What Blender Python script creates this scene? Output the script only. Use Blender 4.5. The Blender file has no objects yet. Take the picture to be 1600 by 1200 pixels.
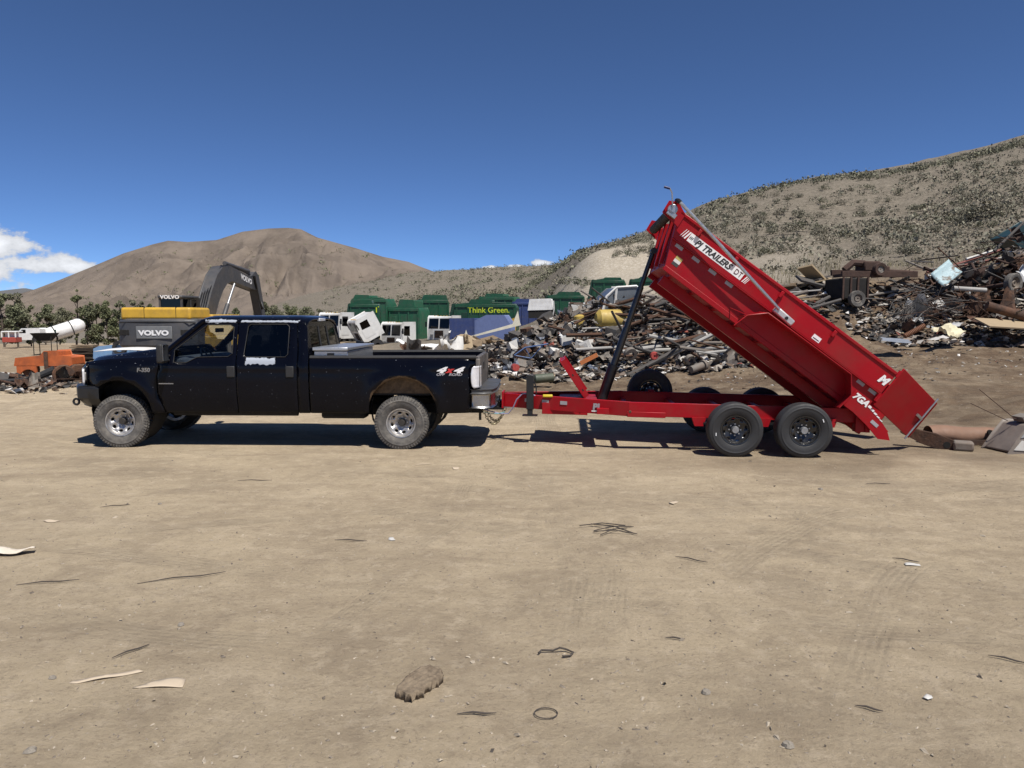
import bpy, math, random
import numpy as np
from mathutils import Vector, Matrix, Euler
from mathutils.geometry import delaunay_2d_cdt

S = bpy.context.scene
COL = S.collection
R = math.radians

# ------------------------------------------------------------------ camera
cam_d = bpy.data.cameras.new('camera'); cam = bpy.data.objects.new('camera', cam_d); COL.objects.link(cam)
CAMH, FPX, PITCH = 2.02, 1130.0, math.atan(105/1130)
cam.location = (0, 0, CAMH); cam.rotation_euler = (R(90) - PITCH, 0, 0)
cam_d.sensor_width = 36; cam_d.lens = 36*FPX/1600
cam_d.clip_start = .1; cam_d.clip_end = 60000
S.camera = cam

# ------------------------------------------------------------------ sky and sun
SUN = Vector((.30, -.43, 1)).normalized()
SUN_EL = math.asin(SUN.z); SUN_AZ = math.atan2(SUN.x, SUN.y)
W = bpy.data.worlds.new('World'); S.world = W; W.use_nodes = True
nt = W.node_tree; nt.nodes.clear()
def N(t, nt=None, **k):
    n = nt.nodes.new(t)
    for a, b in k.items():
        setattr(n, a, b)
    return n
def math_node(nt, op, a, b=None, c=None, clamp=False):
    n = nt.nodes.new('ShaderNodeMath'); n.operation = op; n.use_clamp = clamp
    for i, v in enumerate((a, b, c)):
        if v is None: continue
        if isinstance(v, (int, float)): n.inputs[i].default_value = v
        else: nt.links.new(v, n.inputs[i])
    return n.outputs[0]
sky = N('ShaderNodeTexSky', nt, sky_type='NISHITA', sun_disc=False, sun_elevation=SUN_EL, sun_rotation=SUN_AZ,
        altitude=5000, air_density=.8, dust_density=.0, ozone_density=9.0)
tc = N('ShaderNodeTexCoord', nt); sep = N('ShaderNodeSeparateXYZ', nt); nt.links.new(tc.outputs['Generated'], sep.inputs[0])
X_, Y_, Z_ = sep.outputs
az = math_node(nt, 'ARCTAN2', X_, Y_)
def gauss(a0, e0, sa, se):
    da = math_node(nt, 'DIVIDE', math_node(nt, 'SUBTRACT', az, a0), sa)
    de = math_node(nt, 'DIVIDE', math_node(nt, 'SUBTRACT', Z_, e0), se)
    q = math_node(nt, 'ADD', math_node(nt, 'MULTIPLY', da, da), math_node(nt, 'MULTIPLY', de, de))
    return math_node(nt, 'POWER', 2.718, math_node(nt, 'MULTIPLY', q, -1))
noi = N('ShaderNodeTexNoise', nt); noi.inputs['Scale'].default_value = 30; noi.inputs['Detail'].default_value = 9; noi.inputs['Roughness'].default_value = .6
mp = N('ShaderNodeMapping', nt); mp.inputs['Scale'].default_value = (1, 1, 1.7); nt.links.new(tc.outputs['Generated'], mp.inputs[0]); nt.links.new(mp.outputs[0], noi.inputs['Vector'])
low = N('ShaderNodeTexNoise', nt); low.inputs['Scale'].default_value = 3.1; low.inputs['Detail'].default_value = 2
nt.links.new(tc.outputs['Generated'], low.inputs['Vector'])
blobs = [gauss(-.64, .080, .062, .020), gauss(-.56, .060, .058, .012), gauss(-.68, .050, .12, .020), gauss(.040, .073, .016, .006), gauss(-.030, .067, .014, .0035), gauss(.004, .068, .014, .0035),
         gauss(1.5, .09, .4, .03), gauss(2.6, .08, .5, .03), gauss(-1.6, .08, .5, .03), gauss(-2.6, .09, .3, .03)]
env = blobs[0]
for b in blobs[1:]: env = math_node(nt, 'MAXIMUM', env, b)
raw = math_node(nt, 'ADD', math_node(nt, 'MULTIPLY', env, .85), math_node(nt, 'MULTIPLY', math_node(nt, 'SUBTRACT', noi.outputs['Fac'], .5), 1.5))
mask = N('ShaderNodeMapRange', nt, interpolation_type='SMOOTHSTEP'); nt.links.new(raw, mask.inputs[0])
mask.inputs[1].default_value = .30; mask.inputs[2].default_value = .55
mk = math_node(nt, 'MULTIPLY', mask.outputs[0], math_node(nt, 'GREATER_THAN', env, .04))
shade = N('ShaderNodeMapRange', nt); nt.links.new(raw, shade.inputs[0]); shade.inputs[1].default_value = .3; shade.inputs[2].default_value = .9
shade.inputs[3].default_value = 4.6; shade.inputs[4].default_value = 8.2
cc = N('ShaderNodeMix', nt, data_type='RGBA'); nt.links.new(mk, cc.inputs[0]); nt.links.new(sky.outputs[0], cc.inputs[6])
cl = N('ShaderNodeCombineColor', nt)
for i, m in enumerate((.95, .98, 1.04)): nt.links.new(math_node(nt, 'MULTIPLY', shade.outputs[0], m), cl.inputs[i])
nt.links.new(cl.outputs[0], cc.inputs[7])
bg = N('ShaderNodeBackground', nt); bg.inputs[1].default_value = .10; nt.links.new(cc.outputs[2], bg.inputs[0])
wo = N('ShaderNodeOutputWorld', nt); nt.links.new(bg.outputs[0], wo.inputs[0])
sd = bpy.data.lights.new('sun', 'SUN'); so = bpy.data.objects.new('sun', sd); COL.objects.link(so)
sd.energy = 5.0; sd.angle = R(.53); sd.color = (1, .95, .88)
so.rotation_euler = SUN.to_track_quat('Z', 'Y').to_euler(); so.location = (20, -30, 60)
S.view_settings.view_transform = 'Standard'; S.view_settings.look = 'None'; S.view_settings.gamma = 1
S.view_settings.exposure = .3; S.view_settings.use_curve_mapping = False
S.cycles.use_denoising = True
S.cycles.max_bounces = 5; S.cycles.diffuse_bounces = 3; S.cycles.glossy_bounces = 3; S.cycles.transparent_max_bounces = 8

# ------------------------------------------------------------------ helpers
_p = PITCH
def ray(px, py):
    u, v = (px-800)/FPX, (600-py)/FPX
    return Vector((u, math.cos(_p) + v*math.sin(_p), -math.sin(_p) + v*math.cos(_p)))
def at(px, py, Y):                       # the place in the yard seen at a pixel, Y metres ahead
    d = ray(px, py); d = d*(Y/d.y); return Vector((d.x, d.y, d.z + CAMH))
def zpy(py, Y): return at(800, py, Y).z

def thing(name, label, cat, loc=(0, 0, 0), rotz=0, group=None):
    o = bpy.data.objects.new(name, None); COL.objects.link(o); o.location = loc; o.rotation_euler = (0, 0, rotz); o.empty_display_size = .2
    return tag(o, label, cat, group)
def tag(o, label=None, cat=None, group=None, kind=None):
    if label: o['label'] = label
    if cat: o['category'] = cat
    if group: o['group'] = group
    if kind: o['kind'] = kind
    return o
def sub(name, parent, loc=(0, 0, 0), rot=(0, 0, 0)):
    o = bpy.data.objects.new(name, None); COL.objects.link(o); o.parent = parent; o.location = loc; o.rotation_euler = rot; o.empty_display_size = .1
    return o
def copy_tree(o, parent=None):
    c = o.copy(); COL.objects.link(c); c.parent = parent
    for ch in o.children: copy_tree(ch, c)
    return c
def link_mesh(name, me, mat, parent=None):
    o = bpy.data.objects.new(name, me); COL.objects.link(o); o.parent = parent
    if mat is not None and not me.materials: me.materials.append(mat)
    return o

class MB:
    def __init__(s): s.v = []; s.f = []
    def add(s, vs, fs):
        n = len(s.v); s.v += [tuple(v) for v in vs]; s.f += [tuple(i+n for i in f) for f in fs]; return s
    def box(s, c, size, rot=None):
        hx, hy, hz = size[0]/2, size[1]/2, size[2]/2
        vs = [Vector((x*hx, y*hy, z*hz)) for x in (-1, 1) for y in (-1, 1) for z in (-1, 1)]
        if rot is not None:
            m = Euler(rot).to_matrix(); vs = [m @ v for v in vs]
        c = Vector(c)
        return s.add([v + c for v in vs], [(0, 1, 3, 2), (4, 6, 7, 5), (0, 4, 5, 1), (2, 3, 7, 6), (0, 2, 6, 4), (1, 5, 7, 3)])
    def bx(s, x0, x1, y0, y1, z0, z1): return s.box(((x0+x1)/2, (y0+y1)/2, (z0+z1)/2), (abs(x1-x0), abs(y1-y0), abs(z1-z0)))
    def tube(s, path, r, n=8, caps=True):
        path = [Vector(p) for p in path]; rs = r if isinstance(r, (list, tuple)) else [r]*len(path)
        rings = []; prev = None
        for i, p in enumerate(path):
            d = (path[min(i+1, len(path)-1)] - path[max(i-1, 0)])
            if d.length < 1e-9: d = Vector((0, 0, 1))
            d.normalize()
            if prev is None:
                a = Vector((0, 0, 1)) if abs(d.z) < .9 else Vector((1, 0, 0)); u = d.cross(a).normalized()
            else:
                u = (prev - d*prev.dot(d)); u = u.normalized() if u.length > 1e-6 else d.orthogonal().normalized()
            prev = u; w = d.cross(u)
            rings.append([p + (u*math.cos(2*math.pi*k/n) + w*math.sin(2*math.pi*k/n))*rs[i] for k in range(n)])
        vs = [v for ring in rings for v in ring]; fs = []
        for i in range(len(rings)-1):
            for k in range(n):
                fs.append((i*n+k, i*n+(k+1) % n, (i+1)*n+(k+1) % n, (i+1)*n+k))
        if caps:
            fs.append(tuple(range(n-1, -1, -1))); fs.append(tuple((len(rings)-1)*n+k for k in range(n)))
        return s.add(vs, fs)
    def cyl(s, p0, p1, r0, r1=None, n=12): return s.tube([p0, p1], [r0, r0 if r1 is None else r1], n)
    def lathe(s, prof, c=(0, 0, 0), axis='Y', n=32, closed=False):   # prof: (radius, offset along axis)
        c = Vector(c); vs = []; fs = []
        for r, t in prof:
            for k in range(n):
                a = 2*math.pi*k/n; p, q = r*math.cos(a), r*math.sin(a)
                vs.append(c + (Vector((p, t, q)) if axis == 'Y' else Vector((p, q, t)) if axis == 'Z' else Vector((t, p, q))))
        m = len(prof)
        for i in range(m if closed else m-1):
            j = (i+1) % m
            for k in range(n): fs.append((i*n+k, i*n+(k+1) % n, j*n+(k+1) % n, j*n+k))
        return s.add(vs, fs)
    def prism(s, poly, t0, t1, plane='XZ', fn=None):     # polygon extruded between t0 and t1 along the third axis
        n = len(poly)
        def P(a, b, t): return (a, t, b) if plane == 'XZ' else (a, b, t) if plane == 'XY' else (t, a, b)
        vs = [P(a, b, t0) for a, b in poly] + [P(a, b, t1) for a, b in poly]
        fs = [tuple(range(n)), tuple(range(2*n-1, n-1, -1))] + [(i, (i+1) % n, n+(i+1) % n, n+i) for i in range(n)]
        return s.add(vs, fs)
    def panel(s, outer, holes=(), fn=None, step=.08, back=None):   # flat outline meshed with inner points, mapped to 3D by fn(a, b)
        pts = []; edges = []
        def ring(poly):
            k0 = len(pts); q = []
            for i, (a, b) in enumerate(poly):
                c, d = poly[(i+1) % len(poly)]; L = math.hypot(c-a, d-b); m = max(1, int(L/step))
                for j in range(m): q.append((a + (c-a)*j/m, b + (d-b)*j/m))
            pts.extend(q); edges.extend((k0+i, k0+(i+1) % len(q)) for i in range(len(q)))
        ring(outer)
        for h in holes: ring(h)
        def inside(x, y, poly):
            r = False
            for i, (a, b) in enumerate(poly):
                c, d = poly[i-1]
                if (b > y) != (d > y) and x < (c-a)*(y-b)/(d-b) + a: r = not r
            return r
        def clear(x, y): return all((x-p[0])**2 + (y-p[1])**2 > (step*.45)**2 for p in bnd)
        bnd = list(pts)
        xs = [p[0] for p in outer]; ys = [p[1] for p in outer]
        x = min(xs) + step/2
        while x < max(xs):
            y = min(ys) + step/2
            while y < max(ys):
                if inside(x, y, outer) and not any(inside(x, y, h) for h in holes) and clear(x, y): pts.append((x, y))
                y += step
            x += step
        vo, _, fo, *_ = delaunay_2d_cdt([Vector(p) for p in pts], edges, [], 1 if not holes else 2, 1e-5)
        if holes:
            fo = [f for f in fo if not any(inside(sum(vo[i][0] for i in f)/len(f), sum(vo[i][1] for i in f)/len(f), h) for h in holes)
                  and inside(sum(vo[i][0] for i in f)/len(f), sum(vo[i][1] for i in f)/len(f), outer)]
        return s.add([fn(v[0], v[1]) for v in vo], fo)
    def grid(s, fn, nu, nv):
        vs = [fn(i/nu, j/nv) for i in range(nu+1) for j in range(nv+1)]
        return s.add(vs, [(i*(nv+1)+j, (i+1)*(nv+1)+j, (i+1)*(nv+1)+j+1, i*(nv+1)+j+1) for i in range(nu) for j in range(nv)])
    def mirror_y(s):
        n = len(s.v); s.v += [(x, -y, z) for x, y, z in s.v]; s.f += [tuple(i+n for i in reversed(f)) for f in s.f]; return s
    def mesh(s, name, smooth=True, angle=35):
        me = bpy.data.meshes.new(name); me.from_pydata(s.v, [], s.f); me.validate()
        if smooth:
            me.shade_smooth(); me.set_sharp_from_angle(angle=R(angle))
        me.update(); return me
    def build(s, name, mat, parent=None, smooth=True, bevel=0, seg=2, solid=0, angle=35):
        o = link_mesh(name, s.mesh(name, smooth, angle), mat, parent)
        if solid:
            m = o.modifiers.new('s', 'SOLIDIFY'); m.thickness = solid; m.offset = -1
        if bevel:
            m = o.modifiers.new('b', 'BEVEL'); m.width = bevel; m.segments = seg; m.limit_method = 'ANGLE'; m.angle_limit = R(40)
        return o

def text(body, size, mat, parent, loc, rot=(R(90), 0, 0), name='lettering', shear=0, bold=0, sx=1, extrude=.0015, align='CENTER', spacing=1):
    cu = bpy.data.curves.new('t', 'FONT'); cu.body = body; cu.size = size; cu.shear = shear; cu.offset = bold; cu.extrude = extrude
    cu.align_x = align; cu.align_y = 'CENTER'; cu.space_character = spacing; cu.resolution_u = 3
    t = bpy.data.objects.new('t', cu); COL.objects.link(t); dg = bpy.context.evaluated_depsgraph_get()
    me = bpy.data.meshes.new_from_object(t.evaluated_get(dg)); bpy.data.objects.remove(t); bpy.data.curves.remove(cu)
    me.materials.clear(); o = link_mesh(name, me, mat, parent); o.location = loc; o.rotation_euler = rot; o.scale = (sx, 1, 1)
    return o

# ------------------------------------------------------------------ materials
MATS = {}
def mat(name, col, rough=.6, metal=0, var=.15, scale=4, bump=0, bscale=40, col2=None, mix=.5, sharp=.1, coat=0, spec=.5, grime=None, grime_amt=.3, gscale=2.5, island=0):
    if name in MATS: return MATS[name]
    m = bpy.data.materials.new(name); m.use_nodes = True; t = m.node_tree; b = t.nodes['Principled BSDF']
    b.inputs['Roughness'].default_value = rough; b.inputs['Metallic'].default_value = metal; b.inputs['Specular IOR Level'].default_value = spec
    if coat: b.inputs['Coat Weight'].default_value = coat; b.inputs['Coat Roughness'].default_value = .08
    c = t.nodes.new('ShaderNodeTexCoord'); src = c.outputs['Object']
    def noise(sc, det=5):
        n = t.nodes.new('ShaderNodeTexNoise'); n.inputs['Scale'].default_value = sc; n.inputs['Detail'].default_value = det; n.inputs['Roughness'].default_value = .62
        t.links.new(src, n.inputs['Vector']); return n.outputs['Fac']
    def ramp(fac, lo, hi, a=0., b_=1.):
        r = t.nodes.new('ShaderNodeMapRange'); r.inputs[1].default_value = lo; r.inputs[2].default_value = hi; r.inputs[3].default_value = a; r.inputs[4].default_value = b_
        t.links.new(fac, r.inputs[0]); return r.outputs[0]
    def mixc(f, A, B):
        n = t.nodes.new('ShaderNodeMix'); n.data_type = 'RGBA'
        for k, v in ((0, f), (6, A), (7, B)):
            if isinstance(v, (tuple, list)): n.inputs[k].default_value = (*v[:3], 1)
            elif isinstance(v, (int, float)): n.inputs[k].default_value = v
            else: t.links.new(v, n.inputs[k])
        return n.outputs[2]
    out = tuple(col)
    if col2 is not None: out = mixc(ramp(noise(scale*.6), mix-sharp, mix+sharp), out, tuple(col2))
    if grime is not None: out = mixc(ramp(noise(gscale, 8), .45, .75, 0, grime_amt), out, tuple(grime))
    if var:
        h = t.nodes.new('ShaderNodeHueSaturation')
        if isinstance(out, tuple): h.inputs['Color'].default_value = (*out, 1)
        else: t.links.new(out, h.inputs['Color'])
        t.links.new(ramp(noise(scale), .25, .75, 1-var, 1+var), h.inputs['Value']); out = h.outputs[0]
    if island:
        g = t.nodes.new('ShaderNodeNewGeometry'); h = t.nodes.new('ShaderNodeHueSaturation'); t.links.new(out, h.inputs['Color'])
        t.links.new(ramp(g.outputs['Random Per Island'], 0, 1, 1-island, 1+island), h.inputs['Value']); out = h.outputs[0]
    if isinstance(out, tuple): b.inputs['Base Color'].default_value = (*out, 1)
    else: t.links.new(out, b.inputs['Base Color'])
    t.links.new(ramp(noise(scale*2.3), .3, .7, max(.03, rough-.1), min(1, rough+.12)), b.inputs['Roughness'])
    if bump:
        n = t.nodes.new('ShaderNodeBump'); n.inputs['Strength'].default_value = min(1, bump); n.inputs['Distance'].default_value = .02
        t.links.new(noise(bscale), n.inputs['Height']); t.links.new(n.outputs[0], b.inputs['Normal'])
    MATS[name] = m; return m
def glass(name, tint, gloss=.9):
    m = bpy.data.materials.new(name); m.use_nodes = True; t = m.node_tree; t.nodes.remove(t.nodes['Principled BSDF'])
    tr = t.nodes.new('ShaderNodeBsdfTransparent'); tr.inputs[0].default_value = (*tint, 1)
    gl = t.nodes.new('ShaderNodeBsdfGlossy'); gl.inputs['Roughness'].default_value = .03
    fr = t.nodes.new('ShaderNodeFresnel'); fr.inputs[0].default_value = 1.5; mx = t.nodes.new('ShaderNodeMixShader')
    mu = t.nodes.new('ShaderNodeMath'); mu.operation = 'MULTIPLY'; mu.inputs[1].default_value = gloss; t.links.new(fr.outputs[0], mu.inputs[0])
    t.links.new(mu.outputs[0], mx.inputs[0]); t.links.new(tr.outputs[0], mx.inputs[1]); t.links.new(gl.outputs[0], mx.inputs[2])
    t.links.new(mx.outputs[0], t.nodes['Material Output'].inputs[0]); MATS[name] = m; return m

RUBBER = mat('rubber', (.022, .022, .023), .75, var=.25, scale=9, bump=.15, bscale=60)
DUSTY_RUBBER = mat('dusty_rubber', (.085, .08, .074), .9, var=.3, scale=9, bump=.4, bscale=60, grime=(.24, .22, .19), grime_amt=.9, gscale=6)
BLACK = mat('black_paint', (.012, .012, .013), .4, var=.3, scale=6)
DARK = mat('dark_underbody', (.012, .011, .010), .9, var=.4)
STEEL = mat('galvanised_steel', (.42, .43, .44), .38, metal=.85, var=.12, scale=12)
CHROME = mat('chrome', (.42, .42, .42), .3, metal=1, var=.15, grime=(.14, .125, .105), grime_amt=.8)
RUST = mat('rust', (.10, .048, .026), .9, var=.35, scale=6, col2=(.045, .026, .018), bump=.5, bscale=30, island=.35)
WHITE = mat('white_paint', (.72, .72, .70), .45, var=.08, grime=(.25, .2, .15), grime_amt=.35)
DECAL_WHITE = mat('decal_white', (.78, .78, .78), .5, var=.04)
DECAL_BLACK = mat('decal_black', (.015, .015, .015), .5, var=.05)
REFLECTOR = mat('reflector_grey', (.33, .32, .34), .35, var=.1)
# ------------------------------------------------------------------ terrain
def _hash(ix, iy, s):
    h = (ix*374761393 + iy*668265263 + s*974634777) & 0xffffffff
    h = ((h ^ (h >> 13))*1274126177) & 0xffffffff
    return ((h ^ (h >> 16)) & 0xffff)/65535.0
def vnoise(x, y, s=0):
    x = np.asarray(x, float); y = np.asarray(y, float)
    ix = np.floor(x).astype(np.int64); iy = np.floor(y).astype(np.int64); fx = x-ix; fy = y-iy
    fx = fx*fx*fx*(fx*(fx*6-15)+10); fy = fy*fy*fy*(fy*(fy*6-15)+10)
    a, b, c, d = _hash(ix, iy, s), _hash(ix+1, iy, s), _hash(ix, iy+1, s), _hash(ix+1, iy+1, s)
    return (a*(1-fx) + b*fx)*(1-fy) + (c*(1-fx) + d*fx)*fy - .5
def fbm(x, y, o=5, s=0, g=.5):
    r = 0; a = 1
    for i in range(o):
        r = r + a*vnoise(x*2**i + 17*i, y*2**i - 9*i, s+i); a *= g
    return r
DK = [0, 10, 15, 22, 30, 40, 55, 70, 85, 120, 200, 320, 420]
_tab = {   # ray azimuth x/y : image row of the ground at 22, 30, 40, 55, 70, 85, 120, 200 and 320 m
    -1.3: None, -.75: None, -.45: None,
    -.30: (599, 571, 553, 538, 530, 524, 512, 487, 467),
    -.13: (599, 571, 553, 538, 528, 518, 498, 452, 428),
    -.05: (598, 570, 552, 537, 522, 508, 478, 440, 424),
    .02: (597, 568, 549, 530, 513, 498, 465, 434, 424),
    .06: (597, 567, 547, 520, 490, 455, 426, 420, 420),
    .10: (596, 566, 545, 496, 440, 392, 392, 396, 400),
    .133: (595, 565, 538, 476, 428, 389, 386, 386, 388),
    .177: (592, 562, 525, 462, 425, 388, 373, 373, 375),
    .265: (582, 535, 485, 450, 412, 378, 328, 328, 330),
    .354: (572, 512, 458, 420, 392, 360, 303, 302, 304),
    .44: (558, 493, 440, 405, 378, 343, 285, 284, 286),
    .53: (548, 478, 428, 395, 364, 328, 272, 271, 273),
    .62: (541, 468, 418, 384, 349, 308, 248, 247, 250),
    .71: (536, 458, 412, 375, 335, 290, 221, 220, 224),
    .9: (530, 450, 400, 350, 300, 245, 165, 165, 170),
    1.3: (525, 440, 385, 320, 260, 200, 110, 110, 115)}
AK = sorted(_tab)
ZT = []
for a in AK:
    row = _tab[a]
    if row is None: z = [0, 0, -.05, -.1, -.2, -.3, -.5, -.9, -1.3, -2.5, -5, -9, -12]
    else:
        zz = [zpy(p, d) for p, d in zip(row, DK[3:12])]; z = [0, 0, .28*zz[0], *zz, zz[-1] - (2 if a < 0 else 0)]
    ZT.append(z)
ZT = np.array(ZT); AK = np.array(AK); DKn = np.array(DK, float)
def herm(kx, ky, x):      # monotone-ish cubic; ky (..., K) with K along the last axis
    i = np.clip(np.searchsorted(kx, x) - 1, 0, len(kx)-2); h = kx[i+1]-kx[i]; t = np.clip((x-kx[i])/h, 0, 1)
    dl = np.diff(ky, axis=-1)/np.diff(kx)
    m = np.zeros_like(ky); l, r = dl[..., :-1], dl[..., 1:]
    m[..., 1:-1] = np.where(l*r > 0, 2*l*r/np.where(np.abs(l+r) < 1e-9, 1e-9, l+r), 0); m[..., 0] = dl[..., 0]; m[..., -1] = 0
    return i, t, h, m
def base_z(x, y):
    x = np.asarray(x, float); y = np.asarray(y, float); sh = x.shape; x = x.ravel(); y = y.ravel()
    d = np.clip(y, 0, 420); a = np.clip(x/np.maximum(y, 6), -1.29, 1.29)
    i, t, h, m = herm(DKn, ZT, d)
    def hm(p0, p1, m0, m1, t, h): return p0*(2*t**3-3*t**2+1) + m0*h*(t**3-2*t**2+t) + p1*(-2*t**3+3*t**2) + m1*h*(t**3-t**2)
    col = hm(ZT[:, i], ZT[:, i+1], m[:, i], m[:, i+1], t, h)          # (A, n)
    n = np.arange(len(x)); z = 0
    for da in (-.02, -.012, -.004, .004, .012, .02):          # soften the creases between the surveyed lines
        b = np.clip(a+da, AK[0], AK[-1]); j = np.clip(np.searchsorted(AK, b) - 1, 0, len(AK)-2); ta = (b-AK[j])/(AK[j+1]-AK[j])
        z = z + (col[j, n]*(1-ta) + col[j+1, n]*ta)/6
    return np.where(y < 0, 0, z).reshape(sh)
MOUNDS = [(6.2, 25.5, 4.4, 2.7, 1.75), (2.2, 27.5, 3.6, 2.6, 1.15), (-1.2, 32, 3.2, 2.2, .6), (10.5, 27.5, 2.8, 2.0, .5), (15.5, 26.3, 4.4, 2.3, 1.5), (19.8, 25.3, 3.6, 2.2, 1.3),
          (11.6, 33.0, 3.0, 1.8, .9), (-14.5, 40, 5, 3, 1.0), (-20, 41, 4, 2.5, .8)]
def T(x, y):
    x = np.asarray(x, float); y = np.asarray(y, float); z = base_z(x, y)
    for cx, cy, rx, ry, h in MOUNDS:
        q = ((x-cx)/rx)**2 + ((y-cy)/ry)**2; z = z + h*np.exp(-q*.9)*(1 + .5*fbm(x*.9, y*.9, 3, 5))
    r = np.hypot(x, y); far = np.clip((r-14)/30, 0, 1)
    z = z + .05*fbm(x*.22, y*.22, 3, 1)*(1-.5*far) + .012*fbm(x*1.3, y*1.3, 3, 2) + far*.28*fbm(x*.18, y*.18, 5, 3) + np.clip((r-50)/40, 0, 1)*1.5*fbm(x*.045, y*.045, 5, 4)*np.clip(base_z(x, y)/6, 0, 1)
    churn = np.clip((y-16)/6, 0, 1)*np.clip((60-y)/20, 0, 1); z = z + churn*.16*fbm(x*1.1, y*1.1, 4, 8, .6)
    # the ground under the parked rig is level
    k = np.clip(1 - np.maximum(np.abs(x)-8.5, 0)/2, 0, 1)*np.clip(1-np.maximum(np.abs(y-12)-2.6, 0)/1.5, 0, 1)
    return z*(1-k*.92)
def Tz(x, y): return float(T(np.array([x]), np.array([y]))[0])
def on(px, py):           # where the ray through a pixel meets the ground
    d = np.array(ray(px, py)); t = 2.0*np.exp(np.linspace(0, math.log(200), 120))
    for _ in range(3):
        z = d[2]*t + CAMH - T(d[0]*t, d[1]*t); k = np.nonzero(z < 0)[0]; k = int(k[0]) if len(k) else len(t)-1
        t = np.linspace(t[max(k-1, 0)], t[k], 12)
    p = d*t[-1]; return Vector((p[0], p[1], Tz(p[0], p[1])))

def ground_material(name):
    m = bpy.data.materials.new(name); m.use_nodes = True; t = m.node_tree; b = t.nodes['Principled BSDF']
    L = t.links.new; c = t.nodes.new('ShaderNodeTexCoord').outputs['Object']
    at_ = t.nodes.new('ShaderNodeAttribute'); at_.attribute_name = 'zone'; sp = t.nodes.new('ShaderNodeSeparateColor'); L(at_.outputs['Color'], sp.inputs[0])
    def noise(sc, det=6, ro=.6, vec=c, dist=0):
        n = t.nodes.new('ShaderNodeTexNoise'); n.inputs['Scale'].default_value = sc; n.inputs['Detail'].default_value = det; n.inputs['Roughness'].default_value = ro
        n.inputs['Distortion'].default_value = dist; L(vec, n.inputs['Vector']); return n.outputs['Fac']
    def mr(f, lo, hi, a=0., b_=1.):
        r = t.nodes.new('ShaderNodeMapRange'); r.clamp = True
        for k, v in ((1, lo), (2, hi), (3, a), (4, b_)): r.inputs[k].default_value = v
        L(f, r.inputs[0]); return r.outputs[0]
    def mx(f, A, B, mode='MIX'):
        n = t.nodes.new('ShaderNodeMix'); n.data_type = 'RGBA'; n.blend_type = mode
        for k, v in ((0, f), (6, A), (7, B)):
            if isinstance(v, tuple): n.inputs[k].default_value = (*v, 1)
            elif isinstance(v, float): n.inputs[k].default_value = v
            else: L(v, n.inputs[k])
        return n.outputs[2]
    M_ = lambda op, a, b_=None, cl=False: math_node(t, op, a, b_, None, cl)
    st = t.nodes.new('ShaderNodeMapping'); st.inputs['Scale'].default_value = (.5, 1.7, 1); st.inputs['Rotation'].default_value = (0, 0, .22); L(c, st.inputs[0])
    s2 = t.nodes.new('ShaderNodeMapping'); s2.inputs['Scale'].default_value = (.6, 2.0, 1); s2.inputs['Rotation'].default_value = (0, 0, -.5); L(c, s2.inputs[0])
    col = mx(mr(noise(.28, 6, .6, c, 1.2), .36, .64), (.44, .37, .262), (.355, .295, .21))
    col = mx(mr(noise(.9, 9, .72, c, .8), .47, .66, 0, .6), col, (.25, .205, .148))
    col = mx(mr(noise(.9, 7, .7, st.outputs[0], .6), .5, .68, 0, .5), col, (.235, .19, .137))
    col = mx(mr(noise(1.1, 7, .7, s2.outputs[0], .6), .5, .7, 0, .5), col, (.51, .435, .32))
    col = mx(mr(noise(4.5, 9, .78), .5, .70, 0, .55), col, (.225, .183, .135))
    col = mx(mr(noise(6.5, 8, .75), .52, .68, 0, .65), col, (.56, .48, .36))
    col = mx(mr(noise(30, 6, .85), .54, .64, 0, .6), col, (.18, .146, .11)); col = mx(mr(noise(13, 6, .85), .56, .66, 0, .5), col, (.20, .162, .122))
    col = mx(mr(noise(55, 4, .8), .60, .72, 0, .6), col, (.56, .50, .41))
    col = mx(1.0, col, (1.13, 1.095, 1.06), 'MULTIPLY')
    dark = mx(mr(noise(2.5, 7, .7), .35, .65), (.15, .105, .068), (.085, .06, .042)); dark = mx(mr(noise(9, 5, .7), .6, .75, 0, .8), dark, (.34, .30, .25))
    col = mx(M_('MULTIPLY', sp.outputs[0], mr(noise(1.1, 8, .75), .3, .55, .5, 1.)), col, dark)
    grav = mx(mr(noise(1.6, 8, .75), .35, .65), (.43, .385, .315), (.33, .29, .23)); grav = mx(mr(noise(5, 5, .85), .5, .6, 0, .8), grav, (.24, .21, .17)); grav = mx(mr(noise(3.3, 5, .85), .54, .62, 0, .9), grav, (.58, .54, .47))
    
    dry = mx(mr(noise(.5, 8, .75), .35, .65), (.245, .215, .172), (.175, .152, .122)); dry = mx(mr(noise(2.2, 6, .8), .52, .7, 0, .8), dry, (.13, .118, .088)); dry = mx(mr(noise(4.1, 5, .8), .6, .72, 0, .7), dry, (.31, .26, .2))
    dry = mx(mr(noise(1.3, 9, .9), .47, .57, 0, .75), dry, (.105, .095, .072)); dry = mx(mr(noise(2.9, 8, .9), .53, .6, 0, .7), dry, (.38, .34, .28)); dry = mx(1.0, dry, (.82, .81, .80), 'MULTIPLY'); grav = mx(1.0, grav, (.90, .89, .87), 'MULTIPLY'); col = mx(sp.outputs[2], col, dry); col = mx(sp.outputs[1], col, grav)
    L(col, b.inputs['Base Color']); b.inputs['Roughness'].default_value = .95; b.inputs['Specular IOR Level'].default_value = .15
    # tyre tracks pressed into the dust, and grain
    so_ = t.nodes.new('ShaderNodeSeparateXYZ'); L(c, so_.inputs[0]); x, y = so_.outputs[0], so_.outputs[1]
    wob = M_('MULTIPLY', M_('SUBTRACT', noise(.25, 2), .5), 1.2); trk = None; shade_ = None
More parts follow.
